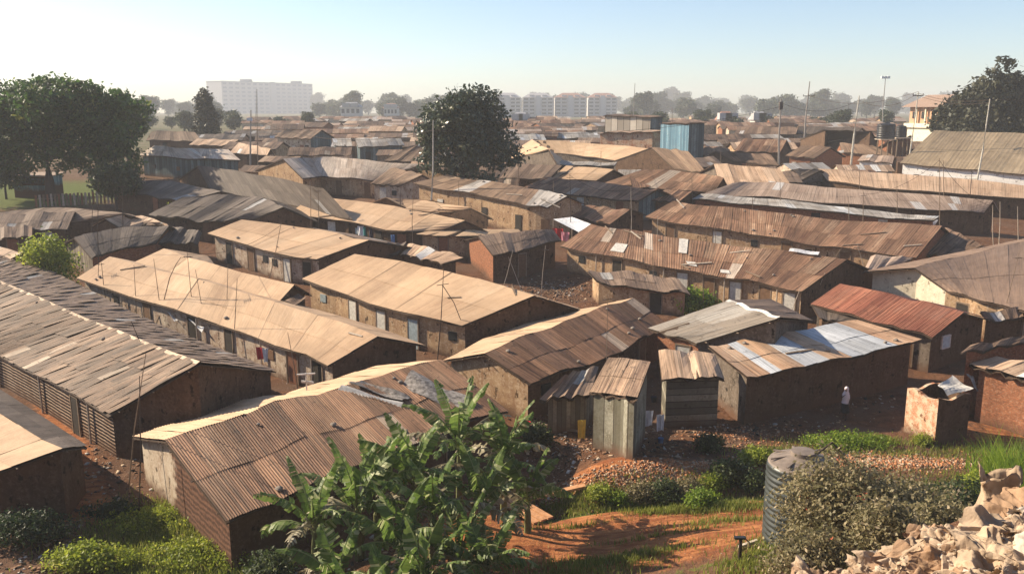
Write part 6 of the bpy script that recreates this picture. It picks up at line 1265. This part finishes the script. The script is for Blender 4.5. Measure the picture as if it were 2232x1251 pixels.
# ------------------------------------------------------------------ woman walking in the lane
SKIN = flat('dark_skin', (.10, .055, .035), .6, .3, .08); WHT = flat('pale_pink_cloth', (.78, .66, .66), .9, .1, .06); BLK = flat('black_skirt', (.025, .025, .03), .9, .1); SHOE = flat('dark_shoe', (.03, .02, .02))
pf = at(1840, 914); body = MB()
def skin_obj(name, nodes, edges, mat, parent, sub=1):
    me = bpy.data.meshes.new(name); me.from_pydata([n[0] for n in nodes], edges, []); me.update(); o = bpy.data.objects.new(name, me); COL.objects.link(o)
    sk = o.modifiers.new('skin', 'SKIN'); sk.use_smooth_shade = True
    for i, n in enumerate(nodes): o.data.skin_vertices[0].data[i].radius = (n[1], n[2] if len(n) > 2 else n[1])
    o.data.skin_vertices[0].data[0].use_root = True; ss = o.modifiers.new('sub', 'SUBSURF'); ss.levels = sub; ss.render_levels = sub
    me.materials.append(mat); o.parent = parent; return o
pr = empty('person', pf, 'woman in white headscarf and top with black skirt walking in the lane', 'person'); pr.rotation_euler.z = math.radians(-35)
N = [((0, 0, .90), .13, .10), ((0, 0, 1.08), .12, .09), ((0, .0, 1.26), .15, .10), ((0, 0, 1.38), .06), ((0, -.01, 1.46), .055), ((0, -.01, 1.56), .085, .095), ((0, -.01, 1.62), .065, .075),
     ((.16, 0, 1.34), .045), ((.22, -.02, 1.10), .036), ((.20, -.14, .92), .026), ((-.16, 0, 1.34), .045), ((-.21, -.10, 1.12), .036), ((-.08, -.20, 1.24), .026),
     ((.08, 0, .82), .09), ((.09, -.10, .46), .055), ((.09, -.02, .08), .035), ((.09, -.16, .03), .03), ((-.08, 0, .82), .09), ((-.08, .06, .46), .055), ((-.08, .22, .12), .035), ((-.08, .10, .03), .03)]
Ed = [(0, 1), (1, 2), (2, 3), (3, 4), (4, 5), (5, 6), (2, 7), (7, 8), (8, 9), (2, 10), (10, 11), (11, 12), (0, 13), (13, 14), (14, 15), (15, 16), (0, 17), (17, 18), (18, 19), (19, 20)]
for base_i, hd, sg in ((9, Vector((0, -.25, -1)), 1), (12, Vector((.6, -.2, .75)), -1)):
    b0 = Vector(N[base_i][0]); hd.normalize(); sd_ = Vector((0, 1, 0)) if sg == 1 else Vector((.3, 1, 0)).normalized(); pc = len(N); N.append(((b0+hd*.05)[:], .024, .016)); Ed.append((base_i, pc))
    for f in range(4):
        k0 = b0+hd*.09+sd_*(f-1.5)*.019; k1 = k0+hd*(.035-.004*abs(f-1.4))+Vector((-.008*sg, 0, 0)); k2 = k1+hd*.025+Vector((-.018*sg, 0, 0)); i0_ = len(N)
        N += [(k0[:], .0085), (k1[:], .008), (k2[:], .007)]; Ed += [(pc, i0_), (i0_, i0_+1), (i0_+1, i0_+2)]
    th = b0+hd*.04-sd_*.04; i0_ = len(N); N += [(th[:], .009), ((th+hd*.03-sd_*.005)[:], .008)]; Ed += [(pc, i0_), (i0_, i0_+1)]
skin_obj('body', N, Ed, SKIN, pr, 2)
def tubecloth(name, prof, mat, folds, n=28, cx=0, cy=0):
    mb = MB(); rings = []
    for z, rx, ry, ox, oy, am in prof: rings.append([mb.vert((cx+ox+rx*math.cos(a)*(1+am*math.sin(folds*a+z*3)), cy+oy+ry*math.sin(a)*(1+am*math.sin(folds*a+z*3)), z)) for a in [2*math.pi*k/n for k in range(n)]])
    for a, b in zip(rings, rings[1:]):
        for k in range(n): mb.face((a[k], a[(k+1) % n], b[(k+1) % n], b[k]))
    return mb.build(name, mat, pr, smooth=True)
tubecloth('skirt', [(.38, .21, .22, 0, .03, .07), (.6, .185, .18, 0, .01, .05), (.85, .165, .14, 0, 0, .02), (.97, .14, .115, 0, 0, 0)], BLK, 7)
tubecloth('blouse', [(.86, .20, .16, 0, 0, .05), (1.0, .17, .13, 0, 0, .03), (1.2, .185, .135, 0, 0, .02), (1.33, .19, .12, 0, 0, .01), (1.40, .10, .08, 0, 0, 0)], WHT, 6)
tubecloth('headscarf', [(1.12, .22, .16, 0, .02, .06), (1.28, .20, .15, 0, .02, .05), (1.40, .13, .12, 0, .01, .03), (1.48, .098, .105, 0, .012, .0), (1.58, .105, .118, 0, .018, 0), (1.66, .085, .095, 0, .02, 0), (1.70, .03, .03, 0, .02, 0), (1.705, .001, .001, 0, .02, 0)], WHT, 5)
mb = MB()
fz = 1.55; lathe_pts = []
for r_f, dy in ((.075, -.085), (.06, -.112), (.02, -.122), (.001, -.123)): lathe_pts.append([mb.vert((r_f*.85*math.cos(a), dy+.02, fz+r_f*1.15*math.sin(a))) for a in [2*math.pi*k/14 for k in range(14)]])
for a, b in zip(lathe_pts, lathe_pts[1:]):
    for k in range(14): mb.face((a[k], a[(k+1) % 14], b[(k+1) % 14], b[k]))
fc = mb.build('face', SKIN, pr, smooth=True)
mb = MB(); mb.tube([(0, -.100, 1.575), (0, -.128, 1.54), (0, -.108, 1.53)], [.008, .014, .008], 6); mb.build('nose', SKIN, fc)
for s_ in (-1, 1): mb = MB(); mb.box((s_*.026, -.103, 1.578), (.012, 0, 0), (0, .006, 0), (0, 0, .006)); mb.build('eye', WINPALE, fc)
mb = MB(); mb.box((0, -.106, 1.508), (.02, 0, 0), (0, .006, 0), (0, 0, .005)); mb.build('mouth', flat('lips', (.2, .06, .05)), fc)
for s_, oy, z in ((.09, -.10, .03), (-.08, .15, .05)):
    mb = MB(); mb.tube([(s_, oy+.09, z+.01), (s_, oy, z+.015), (s_, oy-.10, z-.005)], [.035, .045, .03], 8); mb.build('shoe', SHOE, pr)
# ------------------------------------------------------------------ haze
def haze():
    me = bpy.data.meshes.new('haze'); x0, x1, y0, y1, z0, z1 = -1512, 1512, -45, 1512, -4, 48
    me.from_pydata([(x, y, z) for x in (x0, x1) for y in (y0, y1) for z in (z0, z1)], [], [(0, 1, 3, 2), (4, 6, 7, 5), (0, 4, 5, 1), (2, 3, 7, 6), (0, 2, 6, 4), (1, 5, 7, 3)]); me.update()
    o = bpy.data.objects.new('haze', me); COL.objects.link(o); m = bpy.data.materials.new('haze_air'); m.use_nodes = True; t = m.node_tree; t.nodes.clear()
    v = t.nodes.new('ShaderNodeVolumePrincipled'); v.inputs['Color'].default_value = (.97, .98, 1, 1); v.inputs['Density'].default_value = HAZE_DENSITY; v.inputs['Anisotropy'].default_value = .05
    q = t.nodes.new('ShaderNodeOutputMaterial'); t.links.new(v.outputs[0], q.inputs['Volume']); me.materials.append(m); tag(o, 'pale haze thickening towards the horizon', 'haze', kind='stuff')
haze()
